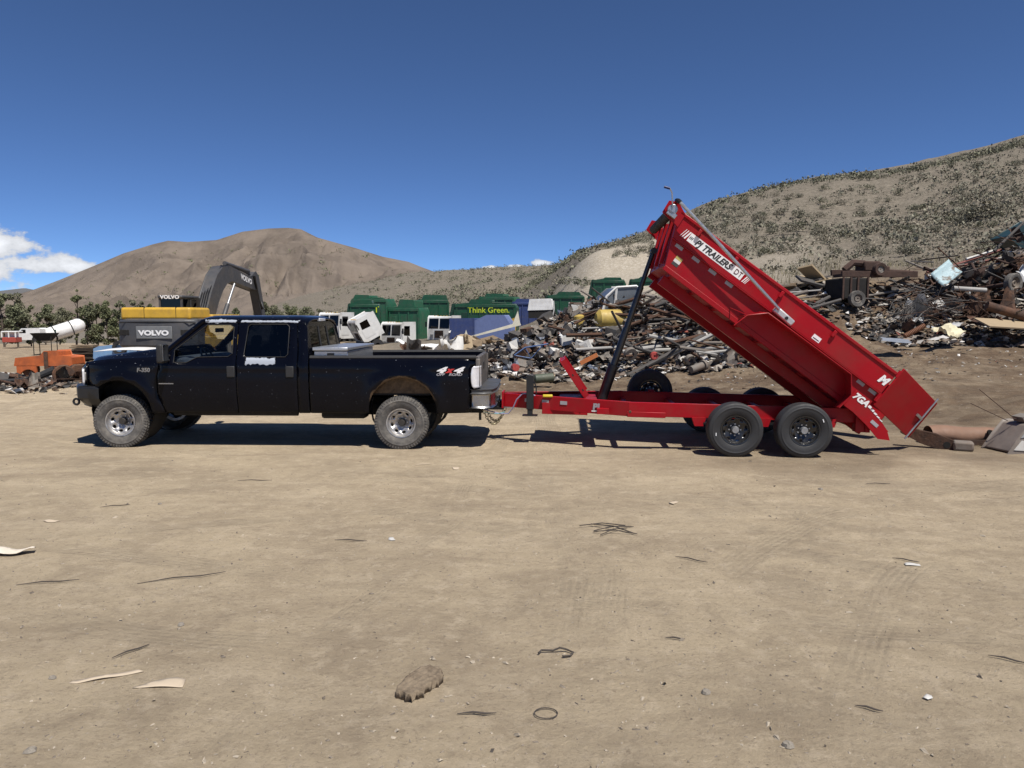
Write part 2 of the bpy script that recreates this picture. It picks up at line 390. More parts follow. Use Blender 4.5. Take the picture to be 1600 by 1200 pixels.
    def add_track(per, al, w):
        nonlocal trk, shade_
        ap = M_('ABSOLUTE', per); band = mr(ap, w*.75, w, 1, 0); rim_ = M_('MULTIPLY', mr(ap, w*.8, w*1.1, 0, 1), mr(ap, w*1.1, w*1.7, 1, 0))
        lug = M_('ADD', M_('SINE', M_('ADD', M_('MULTIPLY', al, 52), M_('MULTIPLY', ap, 34))), M_('SINE', M_('MULTIPLY', per, 2*math.pi*3/w)))
        v = M_('ADD', M_('MULTIPLY', band, M_('ADD', M_('MULTIPLY', lug, .22), -.5)), M_('MULTIPLY', rim_, .4)); trk = v if trk is None else M_('ADD', trk, v); shade_ = band if shade_ is None else M_('MAXIMUM', shade_, band)
    for (x0, y0, ang, w) in ((-1.15, 4, 82, .12), (.35, 4, 89, .15), (.62, 4, 89.5, .15), (2.6, 6, 152, .16), (3.4, 7.4, 157, .16), (-2, 7.2, 20, .16), (-3.2, 8.6, 24, .16), (4, 8.6, 172, .17), (2, 5.2, 146, .13), (-4, 6, -12, .15), (-4, 4.9, -14, .15), (5, 5.5, 140, .15)):
        ca, sa = math.cos(R(ang)), math.sin(R(ang)); dx = M_('SUBTRACT', x, x0); dy = M_('SUBTRACT', y, y0)
        add_track(M_('ADD', M_('ADD', M_('MULTIPLY', dx, -sa), M_('MULTIPLY', dy, ca)), wob), M_('ADD', M_('MULTIPLY', dx, ca), M_('MULTIPLY', dy, sa)), w)
    for (cx_, cy_, rad, w) in ((-6, -4, 12.4, .16), (-6, -4, 13.6, .16), (9, 0, 9.2, .16), (9, 0, 8.1, .16), (2, 22, 13.2, .16), (2, 22, 14.6, .16), (-12, 14, 9.5, .17)):
        dx = M_('SUBTRACT', x, cx_); dy = M_('SUBTRACT', y, cy_); add_track(M_('ADD', M_('SUBTRACT', M_('SQRT', M_('ADD', M_('MULTIPLY', dx, dx), M_('MULTIPLY', dy, dy))), rad), M_('MULTIPLY', wob, .3)), M_('MULTIPLY', M_('ARCTAN2', dy, dx), rad), w)
    tm = mr(noise(.55, 5, .65), .44, .60); trk = M_('MULTIPLY', trk, tm); fl_ = M_('MULTIPLY', M_('MULTIPLY', shade_, tm), M_('SUBTRACT', 1, sp.outputs[2]))
    L(mx(M_('MULTIPLY', fl_, .32), col, (.27, .222, .16)), b.inputs['Base Color'])
    hgt = M_('ADD', M_('MULTIPLY', trk, .35), M_('ADD', M_('MULTIPLY', noise(24, 9, .85), 1.3), M_('ADD', M_('MULTIPLY', noise(2.6, 9, .7), .8), M_('MULTIPLY', noise(1.2, 8, .7, st.outputs[0]), .8))))
    bu = t.nodes.new('ShaderNodeBump'); bu.inputs['Strength'].default_value = .75; bu.inputs['Distance'].default_value = .05; L(hgt, bu.inputs['Height']); L(bu.outputs[0], b.inputs['Normal'])
    return m
GROUND_M = ground_material('yard_dirt')
def sheet(name, th, rr, keep=None):
    th, rr = np.meshgrid(th, rr); x = np.sin(th)*rr; y = np.cos(th)*rr; z = T(x, y); r_ = np.hypot(x, y)
    f_ = np.clip((r_-330)/90, 0, 1); z = z*(1-f_) + f_*(-14 + 0*x)
    z = np.where(r_ > 1000, -14 - (r_-1000)*.0012, z)
    nr, nc = x.shape; V = np.stack([x, y, z], -1).reshape(-1, 3); I = np.arange(nr*nc).reshape(nr, nc)
    F = np.stack([I[:-1, :-1], I[:-1, 1:], I[1:, 1:], I[1:, :-1]], -1).reshape(-1, 4)[:, ::-1]
    a = x/np.maximum(y, 6)
    dark = np.clip((y-14.2+2.2*fbm(x*.25, y*.25, 3, 21)*2)/3.5, 0, 1)*np.clip((a+.12)/.1, 0, 1)*np.clip((62-y)/15, 0, 1) + np.clip((y-20)/8, 0, 1)*np.clip((-.12-a)/.1, 0, 1)*.55*np.clip((120-y)/40, 0, 1)
    dark = np.maximum(dark, .95*np.clip((y-10.5+3*fbm(x*.3, y*.3, 3, 9))/3, 0, 1)*np.clip((x-4.0)/3, 0, 1)*np.clip((40-y)/15, 0, 1))
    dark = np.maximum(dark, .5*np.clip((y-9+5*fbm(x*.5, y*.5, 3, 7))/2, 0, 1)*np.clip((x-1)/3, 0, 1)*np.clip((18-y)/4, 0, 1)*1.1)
    grav = np.clip((a-.055)/.015, 0, 1)*np.clip((.235-a)/.04, 0, 1)*np.clip((y-50)/6, 0, 1)*np.clip((94-y)/6, 0, 1)
    grav = np.maximum(grav, .6*np.clip((y-40)/8, 0, 1)*np.clip((80-y)/15, 0, 1)*np.clip((a-.2)/.05, 0, 1)*np.clip((.46-a)/.1, 0, 1))
    dry = np.clip((y-36)/10, 0, 1)*np.clip((a+.25)/.1, 0, 1) + np.clip((r_-110)/60, 0, 1)
    C_ = np.stack([np.clip(dark, 0, 1), np.clip(grav, 0, 1), np.clip(dry, 0, 1), np.ones_like(x)], -1).reshape(-1, 4)
    if keep is not None:
        cy = y.reshape(-1)[F].mean(1); ca = a.reshape(-1)[F].mean(1); k = keep(ca, cy); F = F[k]
    u, inv = np.unique(F, return_inverse=True); F = inv.reshape(-1, 4); V = V[u]; C_ = C_[u]
    me = bpy.data.meshes.new(name); me.vertices.add(len(V)); me.vertices.foreach_set('co', V.astype(np.float32).ravel())
    me.loops.add(F.size); me.loops.foreach_set('vertex_index', F.ravel().astype(np.int32)); me.polygons.add(len(F))
    me.polygons.foreach_set('loop_start', np.arange(0, F.size, 4, dtype=np.int32)); me.update(calc_edges=True)
    ca_ = me.color_attributes.new('zone', 'FLOAT_COLOR', 'POINT'); ca_.data.foreach_set('color', C_.astype(np.float32).ravel())
    me.shade_smooth(); return me
def log_r(a, b, k): return a*np.exp(np.linspace(0, math.log(b/a), int(math.log(b/a)/k)))
front_t = np.linspace(R(-58), R(58), 620); near_r = log_r(1.0, 420, .0155); far_r = log_r(420, 30000, .05)
is_hill = lambda a, y: (y > 37) & (a > -.03) | (y > 110) & (a > -.26)
g = link_mesh('ground', sheet('ground', front_t, near_r, lambda a, y: ~is_hill(a, y)), GROUND_M); tag(g, kind='structure')
h = link_mesh('hillside', sheet('hillside', front_t, near_r, is_hill), GROUND_M); tag(h, kind='structure')
back = link_mesh('ground', sheet('ground', np.linspace(R(58), R(302), 90), log_r(1.0, 420, .06)), GROUND_M); tag(back, kind='structure')
fard = link_mesh('valley_floor', sheet('valley_floor', np.linspace(R(-180), R(180), 220), far_r), GROUND_M); tag(fard, kind='structure')

# mountains
def mountain(name, pts, d0, d1, d2, rough_, colr, seed, zb=-20, margin=.25):
    px = np.array([p[0] for p in pts], float); py = np.array([p[1] for p in pts], float)
    A = (px-800)/FPX; E = np.array([zpy(v, d1) for v in py])
    na, nd = 420, 130; a = np.linspace(A[0]-margin, A[-1]+margin, na); dd = np.concatenate([np.linspace(d0, d1, nd), np.linspace(d1, d2, 40)[1:]])
    aa, D = np.meshgrid(a, dd); top = np.interp(aa, A, E)
    edge = np.clip((aa-A[0]+margin)/margin, 0, 1)*np.clip((A[-1]+margin-aa)/margin, 0, 1); top = np.where(aa < A[0], E[0]*edge + zb*(1-edge), np.where(aa > A[-1], E[-1]*edge + zb*(1-edge), top))
    t = np.where(D < d1, (D-d0)/(d1-d0), 1-(D-d1)/(d2-d1)*.9)
    X = aa*D; prof = np.where(D < d1, t**1.25, t)
    u, w = X/(d1*.06), D/(d1*.09)
    rid = (np.abs(fbm(u+.35*fbm(u, w, 3, seed+9), w*.55, 5, seed))*2)
    Z = zb + (top-zb)*prof + rough_*(top-zb)*(fbm(u*.5, w*.5, 5, seed+3) - rid*.55)*np.sin(np.clip(t, 0, 1)*math.pi)**.8
    V = np.stack([X, D, Z], -1).reshape(-1, 3); I = np.arange(V.shape[0]).reshape(X.shape)
    F = np.stack([I[:-1, :-1], I[:-1, 1:], I[1:, 1:], I[1:, :-1]], -1).reshape(-1, 4)
    me = bpy.data.meshes.new(name); me.from_pydata(V.tolist(), [], F.tolist()); me.shade_smooth()
    o = link_mesh(name, me, colr); tag(o, kind='structure'); return o
MTN = mat('dry_grass_mountain', (.182, .150, .122), .95, var=.12, scale=.012, col2=(.136, .112, .092), bump=0, mix=.52, sharp=.08, spec=.1)
_t = MTN.node_tree; _n = _t.nodes.new('ShaderNodeTexNoise'); _n.inputs['Scale'].default_value = .035; _n.inputs['Detail'].default_value = 9; _n.inputs['Roughness'].default_value = .75
_b = _t.nodes.new('ShaderNodeBump'); _b.inputs['Strength'].default_value = .8; _b.inputs['Distance'].default_value = 9; _c = _t.nodes.new('ShaderNodeTexCoord')
_t.links.new(_c.outputs['Object'], _n.inputs['Vector']); _t.links.new(_n.outputs['Fac'], _b.inputs['Height']); _t.links.new(_b.outputs[0], _t.nodes['Principled BSDF'].inputs['Normal'])
mountain('mountain', [(-60, 480), (20, 464), (60, 452), (100, 437), (150, 417), (200, 396), (245, 382), (270, 376), (300, 378), (345, 375), (385, 362), (425, 357), (455, 356), (475, 358), (500, 371), (560, 388), (600, 401), (640, 409), (662, 418), (700, 432), (780, 450)], 1100, 3000, 4600, .48, MTN, 31, margin=.1)
FARM = mat('far_range', (.10, .10, .10), .95, var=.1, scale=.002)
mountain('mountain', [(-500, 462), (-200, 452), (0, 455), (45, 450), (75, 456), (150, 463), (400, 466), (700, 463), (900, 460), (1400, 452)], 14000, 19000, 24000, .3, FARM, 77, zb=-60)
# ------------------------------------------------------------------ pickup truck
def truck_paint():
    m = bpy.data.materials.new('navy_paint'); m.use_nodes = True; t = m.node_tree; b = t.nodes['Principled BSDF']; L = t.links.new
    c = t.nodes.new('ShaderNodeTexCoord').outputs['Object']; sx = t.nodes.new('ShaderNodeSeparateXYZ'); L(c, sx.inputs[0]); x, y, z = sx.outputs
    M_ = lambda op, a, b_=None, cl=False: math_node(t, op, a, b_, None, cl)
    def noise(sc, det=6, ro=.65):
        n = t.nodes.new('ShaderNodeTexNoise'); n.inputs['Scale'].default_value = sc; n.inputs['Detail'].default_value = det; n.inputs['Roughness'].default_value = ro; L(c, n.inputs['Vector']); return n.outputs['Fac']
    def mr(f, lo, hi, a=0., b_=1.):
        r = t.nodes.new('ShaderNodeMapRange')
        for k, v in ((1, lo), (2, hi), (3, a), (4, b_)): r.inputs[k].default_value = v
        L(f, r.inputs[0]); return r.outputs[0]
    def mx(f, A, B):
        n = t.nodes.new('ShaderNodeMix'); n.data_type = 'RGBA'
        for k, v in ((0, f), (6, A), (7, B)):
            if isinstance(v, tuple): n.inputs[k].default_value = (*v, 1)
            else: L(v, n.inputs[k])
        return n.outputs[2]
    def rect(x0, x1, z0, z1, soft):       # a patch with ragged edges, near side only
        e = M_('MULTIPLY', M_('SUBTRACT', noise(13), .5), soft*5)
        f = lambda v, a, s: mr(M_('ADD', v, e), a-soft*.15, a+soft*.15, *s)
        r = M_('MULTIPLY', M_('MULTIPLY', f(x, x0, (0., 1.)), f(x, x1, (1., 0.))), M_('MULTIPLY', f(z, z0, (0., 1.)), f(z, z1, (1., 0.))))
        return M_('MULTIPLY', r, mr(y, -.3, -.2, 1, 0))
    col = mx(mr(noise(3), .3, .7), (.0022, .0026, .0058), (.0030, .0035, .0070))
    dust = M_('MULTIPLY', mr(z, 1.25, .6, 0, 1), mr(noise(2.2, 8), .3, .7, .35, .85))
    col = mx(M_('MULTIPLY', dust, .15), col, (.022, .019, .016))
    dx = M_('SUBTRACT', x, 2.22); dz = M_('SUBTRACT', z, .58); rr = M_('SQRT', M_('ADD', M_('MULTIPLY', dx, dx), M_('MULTIPLY', dz, dz)))
    rust = M_('MULTIPLY', mr(M_('ADD', rr, M_('MULTIPLY', M_('SUBTRACT', noise(7), .5), .10)), .535, .55, 1, 0), mr(M_('ADD', z, M_('MULTIPLY', noise(3), .1)), .78, .9))
    col = mx(M_('MULTIPLY', rust, mr(noise(14), .3, .6, .4, 1)), col, (.13, .085, .05))
    bare = rect(-.19, .27, 1.30, 1.40, .03)
    for q in ((-.85, -.38, 1.93, 1.975, .02), (-.30, .60, 1.935, 1.965, .012), (-2.3, -1.75, 1.42, 1.50, .05)):
        k = rect(*q)
        if q[0] < -2: k = M_('MULTIPLY', k, mr(noise(22), .64, .68))
        bare = M_('MAXIMUM', bare, k)
    scr = M_('MULTIPLY', mr(noise(34, 2), .735, .75), mr(z, .6, 1.9, .3, 1)); bare = M_('MAXIMUM', bare, scr)
    col = mx(bare, col, (.34, .37, .42)); L(col, b.inputs['Base Color'])
    L(M_('ADD', mr(noise(5), .3, .7, .08, .2), M_('MULTIPLY', M_('MAXIMUM', dust, bare), .3)), b.inputs['Roughness']); b.inputs['Specular IOR Level'].default_value = .16
    bu = t.nodes.new('ShaderNodeBump'); bu.inputs['Strength'].default_value = .12; bu.inputs['Distance'].default_value = .03; L(noise(2.3, 3), bu.inputs['Height']); L(bu.outputs[0], b.inputs['Normal'])
    return m
NAVY = truck_paint()
GLASS = glass('clear_glass', (.86, .90, .90), .7); TINT = glass('tinted_glass', (.035, .04, .05)); LENS = mat('clear_lens', (.62, .62, .64), .15, var=.15, scale=8, coat=1)
INTERIOR = mat('grey_upholstery', (.10, .12, .15), .9, var=.2)
TRIM = mat('black_trim', (.02, .02, .021), .6, var=.25, scale=8)
BUMPER = mat('grey_bumper', (.07, .072, .075), .5, metal=.35, var=.2, grime=(.12, .10, .08), grime_amt=.6)
ALU = mat('tread_plate', (.50, .52, .55), .35, metal=.8, var=.1, scale=10, bump=0)
TAILGATE = mat('dusty_tailgate', (.02, .022, .03), .6, var=.3, col2=(.13, .115, .10), mix=.48, sharp=.2, scale=6)
RIM = mat('polished_rim', (.50, .49, .48), .42, metal=.75, var=.12, grime=(.20, .175, .145), grime_amt=.8, gscale=7)
truck = thing('pickup_truck', 'dark navy crew cab pickup with peeling paint, hitched to the red trailer', 'pickup truck', (-3.85, 11.987, 0), R(-2.0))

def bell(r, r0, w): return math.exp(-((r-r0)/w)**2)
def half_w(x, z):
    pts = [(.50, .915), (.62, .955), (.80, .985), (1.05, .995), (1.20, .985), (1.29, .992), (1.33, .972), (1.41, .948), (1.95, .80), (2.2, .72)]
    for (a, b), (c, d) in zip(pts, pts[1:]):
        if z <= c or c == 2.2:
            w = b + (d-b)*(z-a)/(c-a); break
    w += .035*bell(math.hypot(x+2.17, z-.55), .53, .09)*(z > .5) + .04*bell(math.hypot(x-2.22, z-.58), .56, .10)
    if x < -2.25: w -= .30*((-2.25-x)/.75)**2
    if x > 3.1: w -= .10*((x-3.1)/.3)**2
    return w
def near(x, z): return (x, -half_w(x, z), z)
def arc(cx, cz, r, a0, a1, n=18): return [(cx + r*math.cos(R(a0+(a1-a0)*i/n)), cz + r*math.sin(R(a0+(a1-a0)*i/n))) for i in range(n+1)]
def side_part(name, outline, holes=(), m=NAVY, step=.07, both=True, solid=.02, parent=None):
    res = []
    for s in ((1, -1) if both else (1,)):
        mb = MB().panel(outline, holes, near, step)
        if s < 0: mb.v = [(x, -y, z) for x, y, z in mb.v]; mb.f = [tuple(reversed(f)) for f in mb.f]
        fx = MB(); fx.v = mb.v; fx.f = [tuple(f) for f in mb.f]
        # make every face look outwards
        me = fx.mesh(name, True, 40)
        o = link_mesh(name, me, m, parent or truck)
        me.flip_normals() if (me.polygons and sum(p.normal.y*p.area for p in me.polygons)*s > 0) else None
        md = o.modifiers.new('s', 'SOLIDIFY'); md.thickness = solid; md.offset = -1
        res.append(o)
    return res
fender = [(-2.80, .96), (-2.83, 1.22), (-2.74, 1.325), (-2.3, 1.375), (-1.9, 1.395), (-1.535, 1.40), (-1.535, 1.30), (-1.572, 1.1), (-1.572, .85), (-1.475, .535), (-1.66, .535)] + arc(-2.17, .55, .50, 0, 131)
fender = fender[:-1] + [(-2.50, .96)]
side_part('front_fender', fender)
winA = [(-1.30, 1.325), (-1.10, 1.325), (-.94, 1.405), (-.46, 1.415), (-.40, 1.46), (-.40, 1.86), (-.46, 1.895), (-.82, 1.895), (-1.30, 1.515)]
dA = [(-1.46, .545), (-1.557, .85), (-1.557, 1.1), (-1.52, 1.30), (-1.52, 1.42), (-1.40, 1.50), (-.90, 1.915), (-.74, 1.955), (-.345, 1.962), (-.335, .545)]
winB = [(-.20, 1.41), (.42, 1.41), (.46, 1.45), (.46, 1.87), (.42, 1.905), (-.14, 1.905), (-.18, 1.87), (-.22, 1.45)]
dB = [(-.322, .545), (-.332, 1.962), (.57, 1.955), (.605, 1.5), (.605, .545)]
doors = side_part('front_door', dA, [winA]) + side_part('rear_door', dB, [winB])
side_part('cab_corner', [(.618, .545), (.618, 1.5), (.585, 1.955), (.70, 1.95), (.735, 1.85), (.78, 1.40), (.78, .545)])
bedside = [(.80, .545), (.80, 1.395), (3.37, 1.405), (3.385, 1.30), (3.275, 1.29), (3.262, .95), (3.31, .935), (3.27, .56), (2.74, .548)] + arc(2.22, .58, .52, -3, 183) + [(1.70, .548)]
side_part('bed_side', bedside)
def pane(name, poly, m, off=-.012):
    for s in (1, -1):
        mb = MB().panel(poly, (), lambda x, z: (x, -s*(half_w(x, z)+off), z), .12); mb.build(name, m, truck)
pane('door_window', winA, GLASS, -.015); pane('rear_door_window', winB, TINT, -.015)
for poly in (winA, winB):        # rubber seal round each window
    for s in (1, -1):
        p = [(x, -s*(half_w(x, z)+.002), z) for x, z in poly]; MB().tube(p + [p[0]], .006, 5).build('window_seal', TRIM, truck)
# roof, hood, glass
def roof(u, v):
    y = -1 + 2*v; x = -.93 + 1.66*u; e = 1-abs(y)**5
    if u < .12: x += .0
    zz = 1.945 + .10*e - .05*max(0, (u-.85)/.15)**2 - .035*max(0, (.12-u)/.12)**2
    x -= .12*(1-y*y)*(1-u)**3
    return (x, y*.815, zz)
MB().grid(roof, 22, 16).build('roof', NAVY, truck, solid=.03)
def hood(u, v):
    y = -1 + 2*v; ay = abs(y); x = -2.98 + 1.50*u; x += .26*ay**2.2*(1-u)
    ze = 1.315 + .085*u; k = max(0, min(1, (1-ay)/.32)); k = k*k*(3-2*k)
    drop = .10*max(0, (.10-u)/.10)**2
    return (x, y*(half_w(max(x, -2.82), 1.36)-.012), ze + k*(.045 + .10*u**.9) - drop + .01*(1-y*y))
MB().grid(hood, 24, 26).build('hood', NAVY, truck, solid=.02)
def wshield(u, v):
    y = -1 + 2*v; x0 = -1.63 + .22*y*y; x1 = -1.045 + .13*y*y
    return (x0 + (x1-x0)*u, y*(.90 - .12*u), 1.50 + .455*u - .01*y*y)
MB().grid(wshield, 6, 12).build('windshield', GLASS, truck)
MB().grid(lambda u, v: (-1.66 + .2*u + .20*(2*v-1)**2, (2*v-1)*.92, 1.50+.012*u), 2, 12).build('cowl', TRIM, truck)
for s in (1, -1):                # windscreen pillars
    MB().tube([(-1.47, -s*.925, 1.46), (-1.37, -s*.90, 1.545), (-.90, -s*.80, 1.945), (-.80, -s*.79, 1.965)], .038, 8).build('windshield_pillar', NAVY, truck)
# nose: grille, lamps, bumper
def nose(y): return -3.0 + .26*(abs(y)/.92)**2.2
MB().grid(lambda u, v: (nose((2*v-1)*.9)+.03, (2*v-1)*.9, .93 + .38*u), 2, 14).build('grille_surround', NAVY, truck, solid=.02)
for k in range(4): MB().tube([(nose(y)+.012, y, 1.0+.075*k) for y in np.linspace(-.5, .5, 9)], .017, 6).build('grille_bar', CHROME, truck)
for s in (1, -1):
    MB().grid(lambda u, v: (nose(.54+.34*v)-.004, -s*(.54+.335*v), 1.00 + .24*u - .03*v), 5, 8).build('headlight', LENS, truck, solid=.03)
    MB().grid(lambda u, v: (-2.80+.055*v, -s*(half_w(-2.80+.055*v, 1.1)+.004), 1.02+.14*u), 4, 3).build('marker_lamp', mat('dull_lens', (.22, .21, .20), .3), truck, solid=.02)
def bump_ring(z, inset): return [(-2.49, -.985+inset, z), (-2.66, -.985+inset, z), (-2.86+inset, -.93+inset, z), (-3.12+inset, -.55, z), (-3.15+inset, 0, z), (-3.12+inset, .55, z), (-2.86+inset, .93-inset, z), (-2.66, .985-inset, z), (-2.49, .985-inset, z)]
rings = [bump_ring(.955, .03), bump_ring(.925, 0), bump_ring(.76, 0), bump_ring(.615, .12)]
mb = MB(); n = 9; mb.add([p for r_ in rings for p in r_], [(i*n+k, i*n+k+1, (i+1)*n+k+1, (i+1)*n+k) for i in range(3) for k in range(n-1)] + [tuple(range(n)), tuple(range(4*n-1, 3*n-1, -1))])
fb = mb.build('front_bumper', BLACK, truck, bevel=.012)
for s in (1, -1): MB().lathe([(.045+.018*math.cos(a), .018*math.sin(a)) for a in np.linspace(0, 2*math.pi, 9)[:-1]], (-2.93, -s*.86, .70), 'Y', 14, True).build('tow_ring', BLACK, fb)
# bed: rails, inside, tailgate, lamps, bumper
for s in (1, -1):
    MB().tube([(.80, -s*.925, 1.398), (3.34, -s*.925, 1.408)], .034, 8).build('bed_rail_cap', TRIM, truck)
    MB().bx(.82, 3.34, -s*.87, -s*.85, .85, 1.40).build('bed_inner_wall', NAVY, truck)
MB().bx(.80, 3.34, -.86, .86, .82, .86).build('bed_floor', DARK, truck)
MB().bx(.80, .84, -.9, .9, .80, 1.40).build('bed_front_wall', NAVY, truck)
tg = MB().bx(3.315, 3.385, -.80, .80, .90, 1.415).build('tailgate', TAILGATE, truck, bevel=.02)
MB().box((3.388, 0, 1.24), (.015, .22, .10)).build('tailgate_handle', TRIM, tg, bevel=.01)
for s in (1, -1):
    MB().grid(lambda u, v: (3.268 + .045*(1-math.sin(math.pi*min(1, max(0, u)))**.35) + (.13-.045*(1-math.sin(math.pi*u)**.35))*v, -s*(.998 + .012*math.sin(u*math.pi) - .17*v**2.5), .945 + .335*u), 12, 10).build('tail_light', LENS, truck, solid=.02)
    MB().bx(3.33, 3.40, -s*.93, -s*.78, .93, 1.39).build('bed_corner_post', TAILGATE, truck, bevel=.02)
rb = MB().prism([(3.27, -.99), (3.44, -1.0), (3.56, -.93), (3.60, -.6), (3.60, .6), (3.56, .93), (3.44, 1.0), (3.27, .99)], .64, .86, 'XY').build('rear_bumper', CHROME, truck, bevel=.03)
MB().prism([(3.27, -.995), (3.45, -1.005), (3.58, -.93), (3.63, -.6), (3.63, .6), (3.58, .93), (3.45, 1.005), (3.27, .995)], .862, .925, 'XY').build('step_pad', BUMPER, rb, bevel=.015)
# cab rear wall with its window
def rearw(y, z): return (.785 - .085*max(0, z-1.4)/.55, y, z)
MB().panel([(-.945, .85), (-.945, 1.41), (-.80, 1.945), (.80, 1.945), (.945, 1.41), (.945, .85)], [[(-.74, 1.44), (.74, 1.44), (.66, 1.87), (-.66, 1.87)]], rearw, .12).build('cab_rear_wall', NAVY, truck)
MB().panel([(-.74, 1.44), (.74, 1.44), (.66, 1.87), (-.66, 1.87)], (), lambda y, z: (rearw(y, z)[0]-.004, y, z), .2).build('rear_window', TINT, truck)
for y in (-.24, .24): MB().tube([(rearw(y, 1.44)[0]+.004, y, 1.44), (rearw(y, 1.87)[0]+.004, y*.9, 1.87)], .012, 5).build('window_divider', TRIM, truck)
MB().box((.715, -.02, 1.975), (.04, .34, .05)).build('cargo_lamp', LENS, truck, bevel=.01)
# underside, inside
MB().bx(-1.5, .78, -.90, .90, .545, .62).build('floor_pan', DARK, truck)
MB().bx(-2.62, -1.5, -.60, .60, .60, 1.22).build('engine_bay', DARK, truck)
for s in (1, -1):
    MB().bx(-2.75, 3.4, -s*.47, -s*.38, .50, .64).build('frame_rail', DARK, truck)
    MB().lathe([(.50, -.30), (.55, 0)], (-2.17, -s*.60, .58), 'Y', 20).build('wheel_well', DARK, truck); MB().lathe([(.52, -.24), (.56, .03)], (2.22, -s*.62, .60), 'Y', 20).build('wheel_well', DARK, truck)
    MB().tube([(-1.40, -s*.80, .53), (.55, -s*.80, .53)], .045, 8).build('rocker_tube', DARK, truck)
MB().cyl((-2.19, -.75, .40), (-2.19, .75, .40), .06).lathe([(.0, -.16), (.12, -.1), (.16, 0), (.12, .1), (0, .16)], (-2.19, .2, .40), 'Y', 14).build('front_axle', DARK, truck)
MB().cyl((2.19, -.75, .40), (2.19, .75, .40), .06).lathe([(.0, -.2), (.14, -.1), (.18, 0), (.14, .1), (0, .2)], (2.19, 0, .40), 'Y', 14).build('rear_axle', DARK, truck)
MB().cyl((-.6, 0, .5), (2.1, 0, .43), .045).build('drive_shaft', DARK, truck)
MB().bx(.9, 1.6, -.78, -.5, .44, .66).build('fuel_tank', DARK, truck, bevel=.04); MB().tube([(-1.2, .4, .52), (1.4, .4, .50), (2.0, .62, .62), (3.2, .72, .50)], .04, 8).build('exhaust_pipe', DARK, truck)
MB().bx(-1.46, -1.15, -.84, .84, 1.05, 1.40).bx(-1.3, -1.05, -.80, .80, 1.28, 1.38).build('dashboard', INTERIOR, truck, bevel=.05)
def seat(x, y, w):
    o = MB().box((x, y, .93), (.52, w, .2)).box((x+.28, y, 1.27), (.16, w*.96, .60), (0, .22, 0)).build('seat', INTERIOR, truck, bevel=.06, seg=3)
    for q in ([0] if w < 1 else [-.4, .4]): MB().box((x+.39, y+q, 1.64), (.10, .26, .17), (0, .15, 0)).build('headrest', INTERIOR, o, bevel=.04)
seat(-.62, -.40, .52); seat(-.62, .40, .52); seat(.22, 0, 1.4)
sw = MB().lathe([(.185+.016*math.cos(a), .016*math.sin(a)) for a in np.linspace(0, 2*math.pi, 9)[:-1]], (0, 0, 0), 'X', 22, True).cyl((0, 0, -.18), (0, 0, .18), .014).cyl((-.02, 0, 0), (.02, 0, 0), .06).build('steering_wheel', TRIM, truck)
sw.location = (-1.02, -.40, 1.36); sw.rotation_euler = (0, R(-25), 0)
MB().box((-1.0, 0, 1.80), (.04, .26, .07)).build('rear_view_mirror', TRIM, truck, bevel=.01)
# mirrors, handles, badges
for s in (1, -1):
    o = MB().box((-1.385, -s*1.14, 1.47), (.10, .20, .29)).build('side_mirror', TRIM, truck, bevel=.03, seg=3)
    MB().tube([(-1.38, -s*.93, 1.42), (-1.37, -s*1.12, 1.44)], .022, 6).tube([(-1.38, -s*.93, 1.35), (-1.37, -s*1.12, 1.38)], .018, 6).build('mirror_arm', TRIM, o)
    MB().box((-1.333, -s*1.14, 1.48), (.006, .16, .24)).build('mirror_glass', CHROME, o)
    for d, x in ((doors[0 if s > 0 else 1], -.41), (doors[2 if s > 0 else 3], .50)):
        h_ = MB().box((x, -s*(half_w(x, 1.18)+.008), 1.185), (.125, .03, .17)).build('handle_plate', TRIM, d, bevel=.012)
def badge(body, size, m, x, z, sx=1, shear=.25, bold=.004, name='lettering', off=.006):
    return text(body, size, m, truck, (x, -half_w(x, z)-off, z), name=name, shear=shear, bold=bold, sx=sx)
badge('F-350', .085, CHROME, -1.77, 1.205, 1.05, .1); MB().box((-1.42, -half_w(-1.42, 1.0)-.003, 1.0), (.23, .004, .016)).build('door_badge', CHROME, truck)
badge('4', .115, DECAL_WHITE, 2.80, 1.215, 1.9, .45, .008, 'decal_lettering', .012); badge('x', .105, mat('decal_red', (.5, .03, .03), .5), 2.935, 1.215, 1.3, .45, .008, 'decal_lettering', .014); badge('4', .115, DECAL_WHITE, 3.06, 1.215, 1.9, .45, .008, 'decal_lettering', .018)
badge('OFF', .052, REFLECTOR, 2.80, 1.150, 1.35, .3, .002, 'decal_lettering', .012); badge('ROAD', .052, REFLECTOR, 3.03, 1.150, 1.35, .3, .002, 'decal_lettering', .014)
# hitch receiver
MB().bx(3.2, 3.72, -.05, .05, .50, .58).build('hitch_receiver', BLACK, truck); MB().cyl((3.82, 0, .56), (3.82, 0, .64), .028).bx(3.70, 3.88, -.035, .035, .53, .56).build('ball_mount', STEEL, truck)
